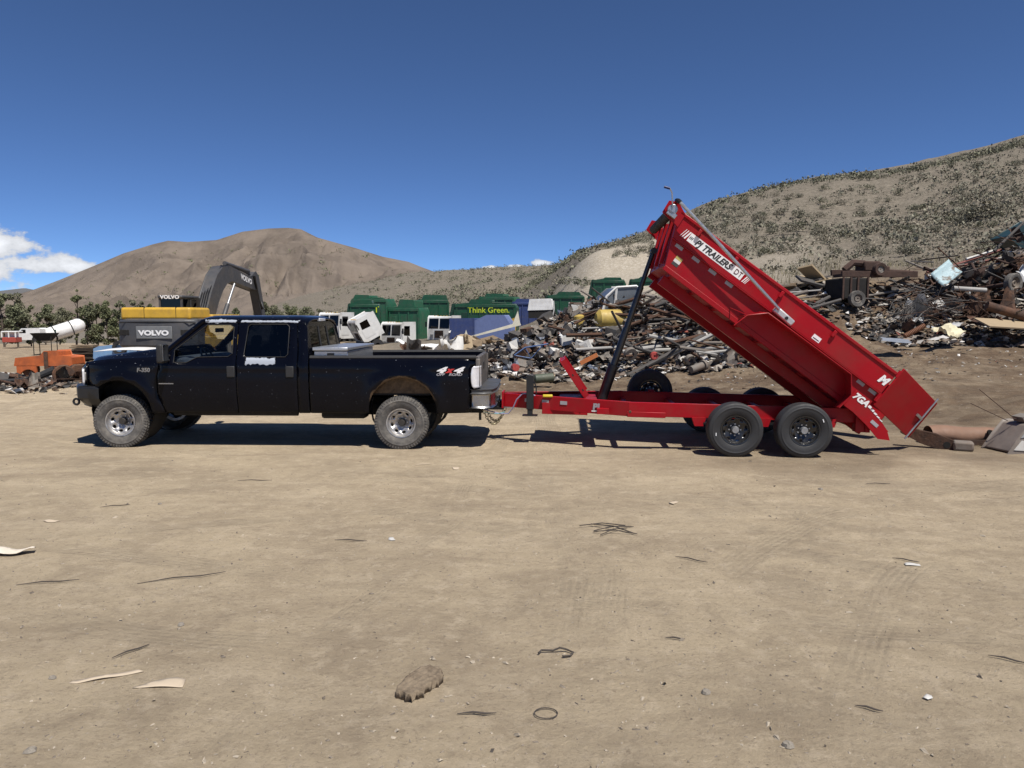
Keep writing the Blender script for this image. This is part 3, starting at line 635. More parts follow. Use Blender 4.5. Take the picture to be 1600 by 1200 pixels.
# wheels
def tyre_profile(ro, ri, w):
    m = (ro+ri)/2; half = [(ri, .40), (ri+.008, .465), (ri+.020, .475), (ri+.024, .49), (ri+.034, .49), (ri+.038, .50), (m, .525), (m+.022, .53), (m+.025, .538), (m+.033, .538), (m+.036, .528), (ro-.040, .505), (ro-.030, .50), (ro-.014, .475), (ro-.003, .43), (ro, .38), (ro, .30), (ro-.006, .295), (ro-.006, .27), (ro, .265), (ro, .10), (ro-.006, .095), (ro-.006, .07), (ro, .065)]
    return [(r, -w*k) for r, k in half] + [(r, w*k) for r, k in reversed(half)]
def make_wheel(parent, ro, ri, w, dish, tyre_m, rim_m, hub_m, lugs, nhole, holes_r, hole, tread, s):
    wl = sub('wheel', parent)
    MB().lathe(tyre_profile(ro, ri, w), n=56).build('tyre', tyre_m, wl, angle=60)
    if tread:
        mb = MB(); nb = 56
        for k in range(nb):
            for row, yy in enumerate((-.40, -.22, -.02, .18, .38)):
                a = 2*math.pi*(k + .5*(row % 2))/nb; rr = ro + (.004 if abs(yy) < .35 else -.006)
                mb.box((rr*math.cos(a), yy*w, rr*math.sin(a)), (.014, w*.15, .030), (0, -a, 0))
            a = 2*math.pi*k/nb; mb.box(((ro-.03)*math.cos(a), -s*w*.505, (ro-.03)*math.sin(a)), (.035, .006, .016), (0, -a, 0))
        mb.build('tread_blocks', tyre_m, wl, smooth=False)
    o = -s      # outer side
    MB().lathe([(ri+.004, o*w*.44), (ri+.004, o*w*.48), (ri-.012, o*w*.47), (ri-.022, o*w*.36), (ri-.035, o*w*.30), (ri-.04, -o*w*.42), (ri+.004, -o*w*.44)], n=48).build('rim', rim_m, wl)
    f = lambda x, z: (x, o*(w*.30 - dish*(1-min(1, math.hypot(x, z)/(ri-.035))**2)), z)
    ov = lambda a, r0, ra, rb: [(r0*math.cos(a) + ra*math.cos(q)*(-math.sin(a)) + rb*math.sin(q)*math.cos(a), r0*math.sin(a) + ra*math.cos(q)*math.cos(a) + rb*math.sin(q)*math.sin(a)) for q in np.linspace(0, 2*math.pi, 11)[:-1]]
    MB().panel([((ri-.034)*math.cos(a), (ri-.034)*math.sin(a)) for a in np.linspace(0, 2*math.pi, 41)[:-1]], [ov(2*math.pi*k/nhole+.2, holes_r, hole, hole*.62) for k in range(nhole)], f, .035).build('rim_disc', rim_m, wl, solid=.008)
    MB().lathe([(ri-.06, -o*w*.1), (0.001, -o*w*.1)], n=20).build('brake_drum', DARK, wl)
    yc = w*.30-dish
    MB().lathe([(.001, o*(yc+.075)), (.045, o*(yc+.075)), (.055, o*(yc+.06)), (.058, o*(yc-.01))], n=20).build('hub', hub_m, wl)
    for k in range(lugs):
        a = 2*math.pi*k/lugs; MB().cyl((.0826*math.cos(a), o*(yc-.005), .0826*math.sin(a)), (.0826*math.cos(a), o*(yc+.028), .0826*math.sin(a)), .0115, n=6).build('lug_nut', STEEL, wl)
    return wl
DARKHUB = mat('dark_hub', (.05, .045, .04), .5, metal=.4)
wn = make_wheel(truck, .405, .222, .285, .085, DUSTY_RUBBER, RIM, DARKHUB, 8, 8, .150, .030, True, 1)
wf = make_wheel(truck, .405, .222, .285, .085, DUSTY_RUBBER, RIM, DARKHUB, 8, 8, .150, .030, True, -1)
wn.location = (2.19, -.845, .403); wf.location = (2.19, .845, .403)
w3 = copy_tree(wn, truck); w3.location = (-2.19, -.845, .403); w3.rotation_euler = (0, R(23), R(5)); w4 = copy_tree(wf, truck); w4.location = (-2.19, .845, .403); w4.rotation_euler = (0, R(10), R(5))

# tool box lying in the bed
tb = thing('tool_box', 'silver tread plate tool box across the front of the pickup bed', 'tool box', truck.matrix_basis @ Vector((1.1, 0, 1.40)), R(-2))
MB().bx(-.26, .26, -.86, .86, -.38, .095).build('box_body', ALU, tb, bevel=.008)
lid = MB().bx(-.275, .275, -.90, .90, .10, .155).build('lid', ALU, tb, bevel=.012)
MB().box((0, -.868, .04), (.11, .012, .05)).build('latch', BLACK, tb, bevel=.01)
def tread_marks(x0, x1, z0, z1, y):
    mb = MB(); i = 0; d = .042; z = z0
    while z < z1:
        x = x0 + (d/2 if i % 2 else 0); j = 0
        while x < x1:
            mb.box((x, y, z), (.034, .006, .009), (0, R(45 if (i+j) % 2 else -45), 0)); x += d; j += 1
        z += d/1.4; i += 1
    return mb
tread_marks(-.24, .25, -.02, .085, -.862).build('tread_pattern', ALU, tb, smooth=False)
# ------------------------------------------------------------------ dump trailer
def red_paint():
    return mat('red_paint', (.30, .004, .010), .4, var=.10, scale=1.5, spec=.22, grime=(.17, .035, .028), grime_amt=.55, gscale=2.2)
RED = red_paint()
trailer = thing('dump_trailer', 'red dump trailer with its bed tipped up behind the navy pickup', 'trailer', (3.805, 11.53, 0), R(-4.3))
FP = math.atan(.02)
def fpart(name, mb, m=None, bevel=.006, **k):       # a piece of the frame, which stands slightly nose up
    o = mb.build(name, m or RED, trailer, bevel=bevel, **k); o.rotation_euler = (0, FP, 0); return o
zt, fh = .70, .21
def channel(p0, p1, h, w, t=.012, z=zt):            # C section between two plan points, web outside (to the right of p0->p1)
    p0, p1 = Vector((*p0, 0)), Vector((*p1, 0)); d = (p1-p0).normalized(); n = Vector((d.y, -d.x, 0)); mb = MB()
    def slab(a, b, z0, z1):
        q = [p0+n*a, p1+n*a, p1+n*b, p0+n*b]; mb.add([(*v[:2], z0) for v in q] + [(*v[:2], z1) for v in q], [(3, 2, 1, 0), (4, 5, 6, 7), (0, 1, 5, 4), (1, 2, 6, 5), (2, 3, 7, 6), (3, 0, 4, 7)])
    slab(-t, 0, z-h, z); slab(-w, -t-.0005, z-t, z-.0005); slab(-w, -t-.0005, z-h+.0005, z-h+t); return mb
rails = []
for s in (1, -1):
    mb = channel((-2.0, -.86), (1.42, -.86), fh, .07)
    if s < 0: mb.v = [(x, -y, z) for x, y, z in mb.v]; mb.f = [tuple(reversed(f)) for f in mb.f]
    rails.append(fpart('frame_rail', mb))
    mb = channel((-3.95, -.11), (-1.985, -.862), fh+.01, .07, z=zt+.003)
    if s < 0: mb.v = [(x, -y, z) for x, y, z in mb.v]; mb.f = [tuple(reversed(f)) for f in mb.f]
    rails.append(fpart('tongue_rail', mb))
for x in (-1.98, -1.2, -.5, .15, .8, 1.38): fpart('cross_member', MB().bx(x-.04, x+.04, -.80, .80, zt-.20, zt-.11))
fpart('front_plate', MB().bx(-3.985, -3.955, -.16, .16, zt-fh-.03, zt+.03))
fpart('rear_bumper_bar', MB().bx(1.43, 1.50, -.95, .95, zt-.34, zt-.22)); 
for s in (1, -1):
    fpart('rear_bracket', MB().bx(1.30, 1.43, -s*.93, -s*.80, zt-.34, zt-.06)); fpart('stop_light', MB().bx(1.50, 1.515, -s*.90, -s*.72, zt-.32, zt-.24), mat('red_lens', (.35, .01, .01), .2))
fpart('tray', MB().bx(-3.32, -2.60, -.40, .40, zt-fh-.07, zt-fh+.11), None)
fpart('step_plate', MB().bx(-2.02, -1.45, -.895, -.862, zt-fh-.012, zt-fh+.07))
fpart('clamp_bolt', MB().cyl((-1.98, -.90, zt-.14), (-1.98, -.885, zt-.14), .022), RUST)
fpart('pump_box', MB().bx(-3.05, -2.45, -.42, .42, zt-fh+.02, zt-.03), None)
for i, x in enumerate((-3.55, -3.27, -2.98)):
    y = -.11 - (x+3.95)*(.752/1.965); o = fpart('reflector', MB().box((x, y-.006, zt-.085), (.115, .006, .055), (0, 0, -.366)), REFLECTOR, bevel=0)
t_ = text('PJ', .125, REFLECTOR, trailer, (-2.47, -.683, .64), rot=(R(90), 0, -.366), shear=.1, bold=.008, name='decal_lettering', sx=1.1); t_.location.y = -.11-(-2.47+3.95)*(.752/1.965)-.008
t_ = MB().box((-2.47, -.11-(1.48)*.3827-.008, .575), (.14, .003, .02), (0, 0, -.366)).build('decal_bar', DECAL_WHITE, trailer)
# coupler, chains, cable, jack
MB().prism([(-4.0, -.10), (-3.98, .10), (-4.12, .045), (-4.24, .045), (-4.27, 0), (-4.24, -.045), (-4.12, -.045)], .55, .66, 'XY').build('coupler', BLACK, trailer, bevel=.012)
MB().box((-4.10, 0, .69), (.12, .04, .05), (0, -.3, 0)).cyl((-4.02, 0, .66), (-4.02, 0, .74), .016).build('coupler_latch', BLACK, trailer, bevel=.006)
def chain(p0, p1, sag, n, parent):
    p0, p1 = Vector(p0), Vector(p1); prev = None
    ring = MB().lathe([(.020+.0055*math.cos(a), .0055*math.sin(a)) for a in np.linspace(0, 2*math.pi, 7)[:-1]], n=10, closed=True, axis='Z').mesh('chain_link')
    for v in ring.vertices: v.co.x *= 1.45
    for i in range(n):
        t = (i+.5)/n; p = p0.lerp(p1, t); p.z -= sag*4*t*(1-t); d = (p1-p0); d.z -= sag*4*(1-2*t); d.normalize()
        o = link_mesh('chain_link', ring, CHAIN, parent); o.location = p; o.rotation_euler = (d.to_track_quat('X', 'Z') @ Euler((R(90*(i % 2)), 0, 0)).to_quaternion()).to_euler()
CHAIN = mat('zinc_chain', (.35, .31, .2), .4, metal=.7, var=.2)
chain((-4.30, -.10, .56), (-3.93, -.12, .52), .26, 16, trailer); chain((-4.28, .10, .56), (-3.93, .12, .52), .24, 16, trailer)
LAV = mat('lavender_cable', (.30, .30, .45), .5); TEAL = mat('teal_cable', (.12, .35, .38), .5)
MB().tube([(-3.42, -.34, .77), (-3.52, -.33, .81), (-3.62, -.30, .80), (-3.72, -.27, .70), (-3.78, -.24, .56), (-3.86, -.2, .46), (-4.0, -.16, .45), (-4.2, -.14, .50), (-4.36, -.12, .55)], .010, 6).build('light_cable', LAV, trailer)
MB().tube([(-4.38, -.16, .53), (-4.25, -.18, .475), (-4.05, -.18, .45), (-3.92, -.16, .48)], .006, 5).build('breakaway_cable', TEAL, trailer)
MB().cyl((-4.33, -.12, .50), (-4.33, -.12, .34), .022).build('cable_plug', BLACK, trailer)
jk = MB().box((-3.50, -.36, .83), (.115, .10, .55)).box((-3.50, -.36, .54), (.085, .075, .18)).build('jack', BLACK, trailer, bevel=.008); MB().bx(-3.62, -3.38, -.44, -.28, .452, .468).build('jack_foot', BLACK, jk); MB().tube([(-3.44, -.40, 1.0), (-3.40, -.42, .92), (-3.40, -.42, .80)], .010, 6).build('jack_crank', BLACK, jk)
MB().box((-3.22, -.40, .775), (.155, .05, .04)).build('pump_remote', mat('yellow_plastic', (.65, .5, .03), .5), trailer, bevel=.01)
# open lid of the pump box
ld = sub('box_lid', trailer, (-2.62, 0, .745), (0, R(-34), 0))
MB().bx(-.02, .0, -.50, .50, 0, .72).build('lid_plate', RED, ld, bevel=.004)
for s in (1, -1): MB().bx(.0005, .075, -s*.50, -s*.485, .02, .70).build('lid_flange', RED, ld)
MB().bx(.0005, .07, -.48, .48, .69, .70).build('lid_front_flange', RED, ld)
for z in (.14, .42): MB().box((.035, -.5005, z), (.02, .003, .035)).build('lid_slot', DARK, ld)
# hydraulic lift
p0, p1 = Vector((-2.37, 0, .62)), Vector((-1.56, 0, 3.06)); dv = p1-p0
hy = sub('lift_cylinder', trailer)
MB().cyl(p0, p0+dv*.24, .082, n=20).cyl(p0+dv*.235, p0+dv*.255, .094, n=20).build('barrel', BLACK, hy); STG = mat('chromed_stage', (.06, .062, .066), .3, metal=.7, var=.15)
MB().cyl(p0+dv*.25, p0+dv*.50, .058, n=20).build('stage', STG, hy); MB().cyl(p0+dv*.49, p0+dv*.77, .048, n=20).build('stage', STG, hy); MB().cyl(p0+dv*.76, p1, .038, n=20).build('stage', STG, hy)
MB().cyl(p1-Vector((0, .10, 0)), p1+Vector((0, .10, 0)), .05).build('pin', BLACK, hy); MB().bx(-2.46, -2.28, -.84, .84, .55, .63).build('cylinder_mount', RED, trailer)
# wheels
BRIM = mat('black_rim', (.014, .014, .015), .3, var=.2, coat=.4); TRUB = mat('trailer_rubber', (.024, .024, .025), .65, var=.15, scale=5, bump=.1)
tw = make_wheel(trailer, .392, .212, .235, .05, TRUB, BRIM, STEEL, 8, 8, .158, .024, False, 1); tw.location = (-.487, -1.15, .392)
mk_ = MB().box((-.245*1.15, -.127, -.06), (.012, .004, .045)).build('sidewall_mark', DECAL_WHITE, tw)
tf = make_wheel(trailer, .392, .212, .235, .05, TRUB, BRIM, STEEL, 8, 8, .158, .024, False, -1); tf.location = (-.487, 1.15, .392)
a_ = copy_tree(tw, trailer); a_.location = (.483, -1.15, .392); a_.rotation_euler = (0, R(160), 0); a_ = copy_tree(tf, trailer); a_.location = (.483, 1.15, .392)
sp_ = make_wheel(trailer, .392, .212, .235, .05, RUBBER, BRIM, STEEL, 8, 8, .158, .024, False, 1); sp_.location = (-1.45, 1.16, .70); sp_.name = 'spare_wheel'
MB().bx(-1.5, -1.4, .87, 1.04, .55, .75).build('spare_mount', RED, trailer)
for x in (-.487, .483):
    MB().cyl((x, -1.05, .392), (x, 1.05, .392), .045).build('axle', BLACK, trailer)
    for s in (1, -1): MB().box((x, -s*.90, .44), (.80, .05, .03)).box((x, -s*.90, .465), (.5, .05, .02)).build('leaf_spring', BLACK, trailer)
for x in (-.95, -.002, .95):
    for s in (1, -1): MB().prism([(x-.10, .52), (x+.10, .52), (x+.06, .40), (x-.06, .40)], -s*.92, -s*.845).build('spring_hanger', RED, trailer, bevel=.004)
# tipping bed: its own frame, x runs to the rear along the floor, z up from the floor
BA = R(36.7); bed = sub('dump_bed', trailer, (-1.498, 0, 2.772), (0, BA, 0))
bp = lambda name, mb, m=None, bevel=.004, **k: mb.build(name, m or RED, bed, bevel=bevel, **k)
HT = .685; fl = lambda z: -.425*z     # the front wall leans forward
for s in (1, -1):
    lo_, hi_ = (-1.0, -.985) if s > 0 else (.985, 1.0)
    bp('lower_side', MB().prism([(0, 0), (fl(.37), .37), (3.58, .37), (3.58, 0)], lo_, hi_))
    lo_, hi_ = (-1.055, -1.04) if s > 0 else (1.04, 1.055)
    bp('upper_side', MB().prism([(fl(.365), .365), (fl(HT), HT), (3.58, HT), (3.58, .365)], lo_, hi_))
    bp('side_step', MB().prism([(fl(.365), .352), (fl(.37), .3645), (3.58, .3645), (3.58, .352)], *((-1.055, -.99) if s > 0 else (.99, 1.055))))
    bp('top_rail', MB().bx(fl(HT), 3.58, -s*1.075, -s*.985, HT+.0005, HT+.05), bevel=.01)
    bp('bottom_rail', MB().bx(.0, 3.95, -s*1.01, -s*.93, -.075, -.001), bevel=.006)
    bp('rear_post', MB().bx(3.48, 3.58, -s*1.056, -s*.97, .37, HT), bevel=.006)
    bp('rear_gusset', MB().prism([(3.30, .20), (3.56, .15), (4.0, .0), (4.12, -.09), (3.98, -.17), (3.72, -.11), (3.45, -.075), (3.30, -.075)], *((-1.03, -1.011) if s > 0 else (1.011, 1.03))))
    bp('floor_beam', MB().bx(.10, 3.9, -s*.62, -s*.52, -.235, -.08))
    for x in (.1, .80, 1.62, 2.56): bp('tarp_hook', MB().box((x-.05 if x > .2 else x, -s*1.085, HT-.055), (.05, .03, .10)), bevel=.008)
    for x in ((.0, .30, .60, .90, 3.28, 3.49) if s > 0 else ()): bp('reflector', MB().box((x, -1.003, .318), (.125, .004, .05)), REFLECTOR, bevel=0)
bp('reflector', MB().box((3.80, -1.033, -.03), (.125, .004, .05), (0, .08, 0)), REFLECTOR, bevel=0)
bp('floor', MB().bx(0, 4.05, -.98, .98, -.001, .012)); bp('front_wall', MB().add([(0.003, -.98, .014), (0.003, .98, .014), (fl(HT), .98, HT), (fl(HT), -.98, HT), (.018, -.98, .014), (.018, .98, .014), (fl(HT)+.015, .98, HT), (fl(HT)+.015, -.98, HT)], [(0, 1, 2, 3), (7, 6, 5, 4), (0, 4, 5, 1), (2, 6, 7, 3), (1, 5, 6, 2), (0, 3, 7, 4)]))
for y in (-.62, 0, .62): bp('front_rib', MB().box((fl(.34)-.035, y, .34), (.06, .07, .68), (0, -.405, 0)))
for x in np.arange(.18, 3.9, .405): bp('cross_member', MB().bx(x-.025, x+.025, -.93, .93, -.076, -.0015), bevel=.003)
for s in (1, -1):       # fenders ride on the bed
    inn = [(1.30, .06), (1.33, .08), (1.50, .275), (3.02, .285), (3.22, .06), (3.20, -.18)]; out_ = [(1.29, .05), (1.33, .08), (1.54, .275), (2.99, .285), (3.18, .06), (3.16, -.18)]; mb = MB()
    vs = [(a, -s*1.0, b) for a, b in inn] + [(a, -s*1.30, b) for a, b in out_]; mb.add(vs, [(i, i+1, 7+i, 6+i) for i in range(5)])
    f_ = mb.build('fender', RED, bed, smooth=False); md = f_.modifiers.new('s', 'SOLIDIFY'); md.thickness = .008; md.offset = 0
    MB().tube([(1.12, -s*1.0, .06), (1.33, -s*1.302, .08)], .008, 6).tube([(1.27, -s*1.302, -.14)] + [(a, -s*1.302, b) for a, b in out_[1:]], .010, 6).build('fender_lip', RED, f_)
# barn doors, swung open
for s, phi in ((1, 60), (-1, 50)):
    d_ = sub('barn_door', bed, (3.60, -s*1.05, 0), (0, 0, s*R(90-phi))); 
    MB().bx(.0, 1.08, -.025 if s > 0 else .0, .0 if s > 0 else .025, .17, .83).build('door_plate', RED, d_, bevel=.006)
    for z in (.24, .50, .76): MB().bx(.03, 1.05, .001 if s > 0 else -.05, .05 if s > 0 else -.001, z-.03, z+.03).build('door_rib', RED, d_, bevel=.004)
    for z in (.28, .72): MB().cyl((0, 0, z-.05), (0, 0, z+.05), .022).build('hinge_barrel', RED, d_)
    MB().cyl((1.0, -s*.035, .12), (1.0, -s*.035, .88), .014).box((.93, -s*.04, .5), (.16, .02, .04)).build('latch_rod', STEEL, d_)
# tarp roll, arm, crank
bp('tarp_housing', MB().add(*(lambda a: (a.v, a.f))(MB().cyl((-.40, -1.0, .66), (-.40, 1.0, .63), .075, n=18))), mat('black_tarp', (.012, .012, .013), .75, bump=.3, bscale=25), bevel=0)
for s in (1, -1): bp('tarp_bracket', MB().prism([(-.50, .56), (-.52, .74), (-.40, .80), (-.22, .72), (-.20, .52)], *((-1.075, -1.056) if s > 0 else (1.056, 1.075))))
bp('tarp_winch', MB().cyl((-.41, -1.16, .66), (-.41, -1.077, .66), .072, n=14).box((-.38, -1.13, .60), (.15, .06, .07)), STEEL, bevel=.006)
bp('winch_crank', MB().tube([(-.43, -1.17, .68), (-.56, -1.18, .83), (-.62, -1.18, .86)], .011, 6), STEEL, bevel=0); bp('crank_grip', MB().cyl((-.62, -1.18, .86), (-.70, -1.18, .83), .018), mat('blue_grip', (.01, .02, .10), .5), bevel=0)
ARM = [(-.44, -1.09, .80), (-.42, -1.16, .80), (-.38, -1.20, .785), (.4, -1.20, .655), (1.66, -1.17, .43)]
bp('tarp_arm', MB().tube(ARM, .023, 8), STEEL, bevel=0); bp('arm_elbow', MB().tube(ARM[:3], .032, 8), BLACK, bevel=0)
bp('arm_spring_box', MB().box((1.78, -1.11, .40), (.34, .10, .10), (0, .08, 0)), mat('cast_aluminium', (.55, .55, .54), .45, metal=.6, var=.2), bevel=.02); bp('pivot_bolt', MB().cyl((1.82, -1.175, .395), (1.82, -1.158, .395), .024), BLACK, bevel=0)
# lettering and labels
YS = -1.0565
bp('sticker', MB().bx(.02, .98, YS-.0005, YS+.0015, .445, .575), DECAL_WHITE, bevel=0)
for x, w in ((-.035, .022), (-.07, .014), (-.10, .008), (1.005, .016), (1.035, .012), (1.06, .008)): bp('sticker_stripe', MB().prism([(x, .445), (x+w, .445), (x+w+.03, .575), (x+.03, .575)], YS-.0005, YS+.0015), DECAL_WHITE, bevel=0)
text('PJ TRAILERS', .125, DECAL_BLACK, bed, (.45, YS-.003, .508), name='decal_lettering', shear=.25, bold=.0035, sx=.95); text('DT', .115, mat('decal_maroon', (.09, .02, .02), .5), bed, (.90, YS-.003, .508), name='decal_lettering', sx=.85)
for i, x in enumerate((.02, .04, .06)): bp('sticker_mark', MB().prism([(x+.01, .49), (x+.02, .49), (x+.03, .53), (x+.02, .53)], YS-.003, YS-.001), DECAL_BLACK, bevel=0)
text('M', .16, DECAL_WHITE, bed, (3.42, YS-.003, .53), name='decal_lettering', shear=.25, bold=.01, sx=1.0, align='LEFT'); text('7GA', .13, DECAL_WHITE, bed, (3.30, -1.034, .125), name='decal_lettering', shear=.3, bold=.006, align='LEFT')
for _k in range(5): bp('decal_strip', MB().prism([(3.565+.062*_k, .105-.012*_k), (3.615+.062*_k, .10-.012*_k), (3.625+.062*_k, .135-.018*_k), (3.575+.062*_k, .14-.018*_k)], -1.0345, -1.0325), DECAL_WHITE, bevel=0)
for (z0, z1, c) in ((.16, .205, (.45, .38, .12)), (.112, .158, (.62, .60, .58)), (.065, .11, (.05, .05, .05))): bp('warning_label', MB().bx(.05, .155, -1.003, -1.0005, z0, z1), mat('label%d' % int(z0*1000), c, .5), bevel=0)
bp('serial_label', MB().bx(2.30, 2.43, YS-.001, YS+.0015, .40, .475), DECAL_WHITE, bevel=0); bp('serial_print', MB().bx(2.315, 2.415, YS-.003, YS-.0012, .418, .43), DECAL_BLACK, bevel=0)
# ------------------------------------------------------------------ excavator and other machines in the yard
YEL = mat('machine_yellow', (.55, .33, .035), .45, var=.12, grime=(.25, .16, .06), grime_amt=.6); DGREY = mat('machine_grey', (.055, .056, .06), .5, var=.15, grime=(.12, .10, .08), grime_amt=.45)
MGREY = mat('mid_grey', (.16, .165, .17), .5, var=.15)
ex = thing('excavator', 'yellow and grey tracked excavator with raised boom behind the pickup hood', 'excavator', (-13.3, 30.2, Tz(-13.3, 30.2)), R(-1))
def plan_cw(w, yb, yf, k=.55): return [(-w, yf), (-w, yb+k*.6), (-w*.93, yb+.22), (-w*.72, yb+.06), (0, yb), (w*.72, yb+.06), (w*.93, yb+.22), (w, yb+k*.6), (w, yf)]
n = 9; rg = [[(x*sx, y, z) for x, y in plan_cw(1.5, -3.15+dy, -2.25)] for sx, dy, z in ((.94, .16, .98), (1, 0, 1.12), (1, 0, 1.95), (.99, .03, 2.08), (.96, .12, 2.14))]
mb = MB(); mb.add([p for r_ in rg for p in r_], [(i*n+k, i*n+k+1, (i+1)*n+k+1, (i+1)*n+k) for i in range(4) for k in range(n-1)] + [tuple(range(n-1, -1, -1)), tuple(range(4*n, 5*n))])
cw = mb.build('counterweight', DGREY, ex, bevel=.02, angle=25)
MB().box((0, -3.158, 1.62), (1.35, .03, .46)).build('badge_panel', MGREY, cw, bevel=.02); text('VOLVO', .25, DECAL_WHITE, cw, (0, -3.19, 1.60), name='lettering', bold=.014, sx=1.35)
for s in (1, -1): MB().box((s*1.17, -3.055, 1.62), (.42, .04, .22), (0, 0, s*.16)).build('vent', DARK, cw, bevel=.03)
MB().tube([(-1.46, -2.9, 1.98), (-1.3, -3.06, 2.0), (0, -3.165, 2.02), (1.3, -3.06, 2.0), (1.46, -2.9, 1.98)], .018, 5).build('cover_seam', DARK, cw)
hd = MB().bx(-1.36, 1.30, -2.95, -1.2, 2.10, 2.56).build('engine_hood', YEL, ex, bevel=.10, seg=4)
for x in (-.45, .75): MB().bx(x-.008, x+.008, -2.957, -1.19, 2.16, 2.566).build('hood_seam', DARK, hd)
MB().bx(-1.45, 1.45, -2.25, 1.55, 1.0, 1.45).bx(.35, 1.42, -1.3, 1.5, 1.45, 2.30).build('upper_deck', YEL, ex, bevel=.04)
MB().bx(-1.42, -.40, -1.3, .2, 1.45, 2.35).build('side_cover', YEL, ex, bevel=.05)
MB().cyl((.95, -1.5, 2.45), (.95, -1.5, 2.95), .07).build('exhaust_stack', DARK, ex)
cb = MB().bx(-1.42, -.45, .1, 1.75, 1.45, 1.95).build('cab', DGREY, ex, bevel=.04); MB().bx(-1.45, -.42, .05, 1.8, 2.96, 3.10).build('cab_roof', DGREY, cb, bevel=.05)
for x in (-1.39, -.48):
    for y in (.14, .9, 1.70): MB().bx(x-.04, x+.04, y-.04, y+.04, 1.95, 2.97).build('cab_pillar', DGREY, cb)
MB().bx(-1.37, -.50, .13, .14, 1.96, 2.95).build('cab_rear_window', TINT, cb); MB().bx(-.462, -.458, .2, 1.68, 1.96, 2.95).build('cab_side_window', TINT, cb)
text('VOLVO', .2, DECAL_WHITE, cb, (-.93, .045, 3.02), name='lettering', bold=.008, sx=1.2)
bm = [(.25, 1.55), (.0, 1.95), (.95, 3.35), (1.5, 4.0), (2.1, 4.38), (2.8, 4.48), (6.3, 3.98), (6.4, 3.50), (3.1, 3.86), (2.5, 3.72), (2.0, 3.38), (1.5, 2.85), (.65, 1.6)]
bo = MB().prism([(y, z) for y, z in bm], -.02, .50, 'YZ').build('boom', DGREY, ex, bevel=.03); text('VOLVO', .34, DECAL_WHITE, bo, (.512, 4.75, 3.98), rot=(R(90), R(9), R(90)), name='lettering', bold=.012, sx=1.2)
ar = MB().prism([(5.7, 4.2), (6.2, 4.45), (6.6, 4.2), (7.35, 2.2), (7.3, 1.7), (7.05, 1.75), (6.3, 3.5), (5.8, 3.95)], .05, .43, 'YZ').build('arm', DGREY, ex, bevel=.03)
MB().cyl((.24, 2.9, 4.62), (.24, 5.7, 4.42), .10).cyl((.24, 4.3, 4.52), (.24, 5.85, 4.30), .06).build('arm_cylinder', DGREY, ex)
for s in (-.16, .64):
    MB().cyl((s, .9, 1.35), (s, 2.1, 2.75), .095).build('lift_cylinder', DGREY, ex); MB().cyl((s, 2.1, 2.75), (s, 2.95, 3.7), .05).build('cylinder_rod', STEEL, ex)
for k in range(4):
    MB().tube([(.08+.1*k, .1, 2.0), (.08+.1*k, .8, 3.15+.03*k), (.08+.1*k, 2.1, 4.22+.05*k), (.08+.1*k, 2.9, 4.52), (.08+.1*k, 3.6, 4.42)], .03, 6).build('hydraulic_hose', BLACK, ex)
for k in range(3): MB().tube([(.50+.05*k, 5.6, 4.2), (.55+.05*k, 6.0, 3.4-.2*k), (.5+.05*k, 6.6, 2.6), (.4, 6.9, 3.0)], .025, 6).build('hydraulic_hose', BLACK, ex)
MB().prism([(6.9, 1.9), (7.4, 1.8), (7.5, 1.2), (7.1, .5), (6.4, .4), (6.3, 1.0)], -.45, .95, 'YZ').build('bucket', DGREY, ex, bevel=.04)
for s in (1, -1):
    tr_ = MB().prism([(-2.3, .45), (-2.1, .12), (-1.8, .0), (1.8, .0), (2.1, .12), (2.3, .45), (2.1, .80), (1.8, .92), (-1.8, .92), (-2.1, .80)], s*1.0-.32, s*1.0+.32, 'YZ').build('track', DARK, ex, bevel=.03)
    for k in range(18): MB().box((s*1.0, -1.9+.222*k, .925), (.66, .17, .05)).build('track_shoe', RUST, tr_)
MB().bx(-.8, .8, -1.2, 1.2, .45, 1.0).build('undercarriage', DARK, ex)

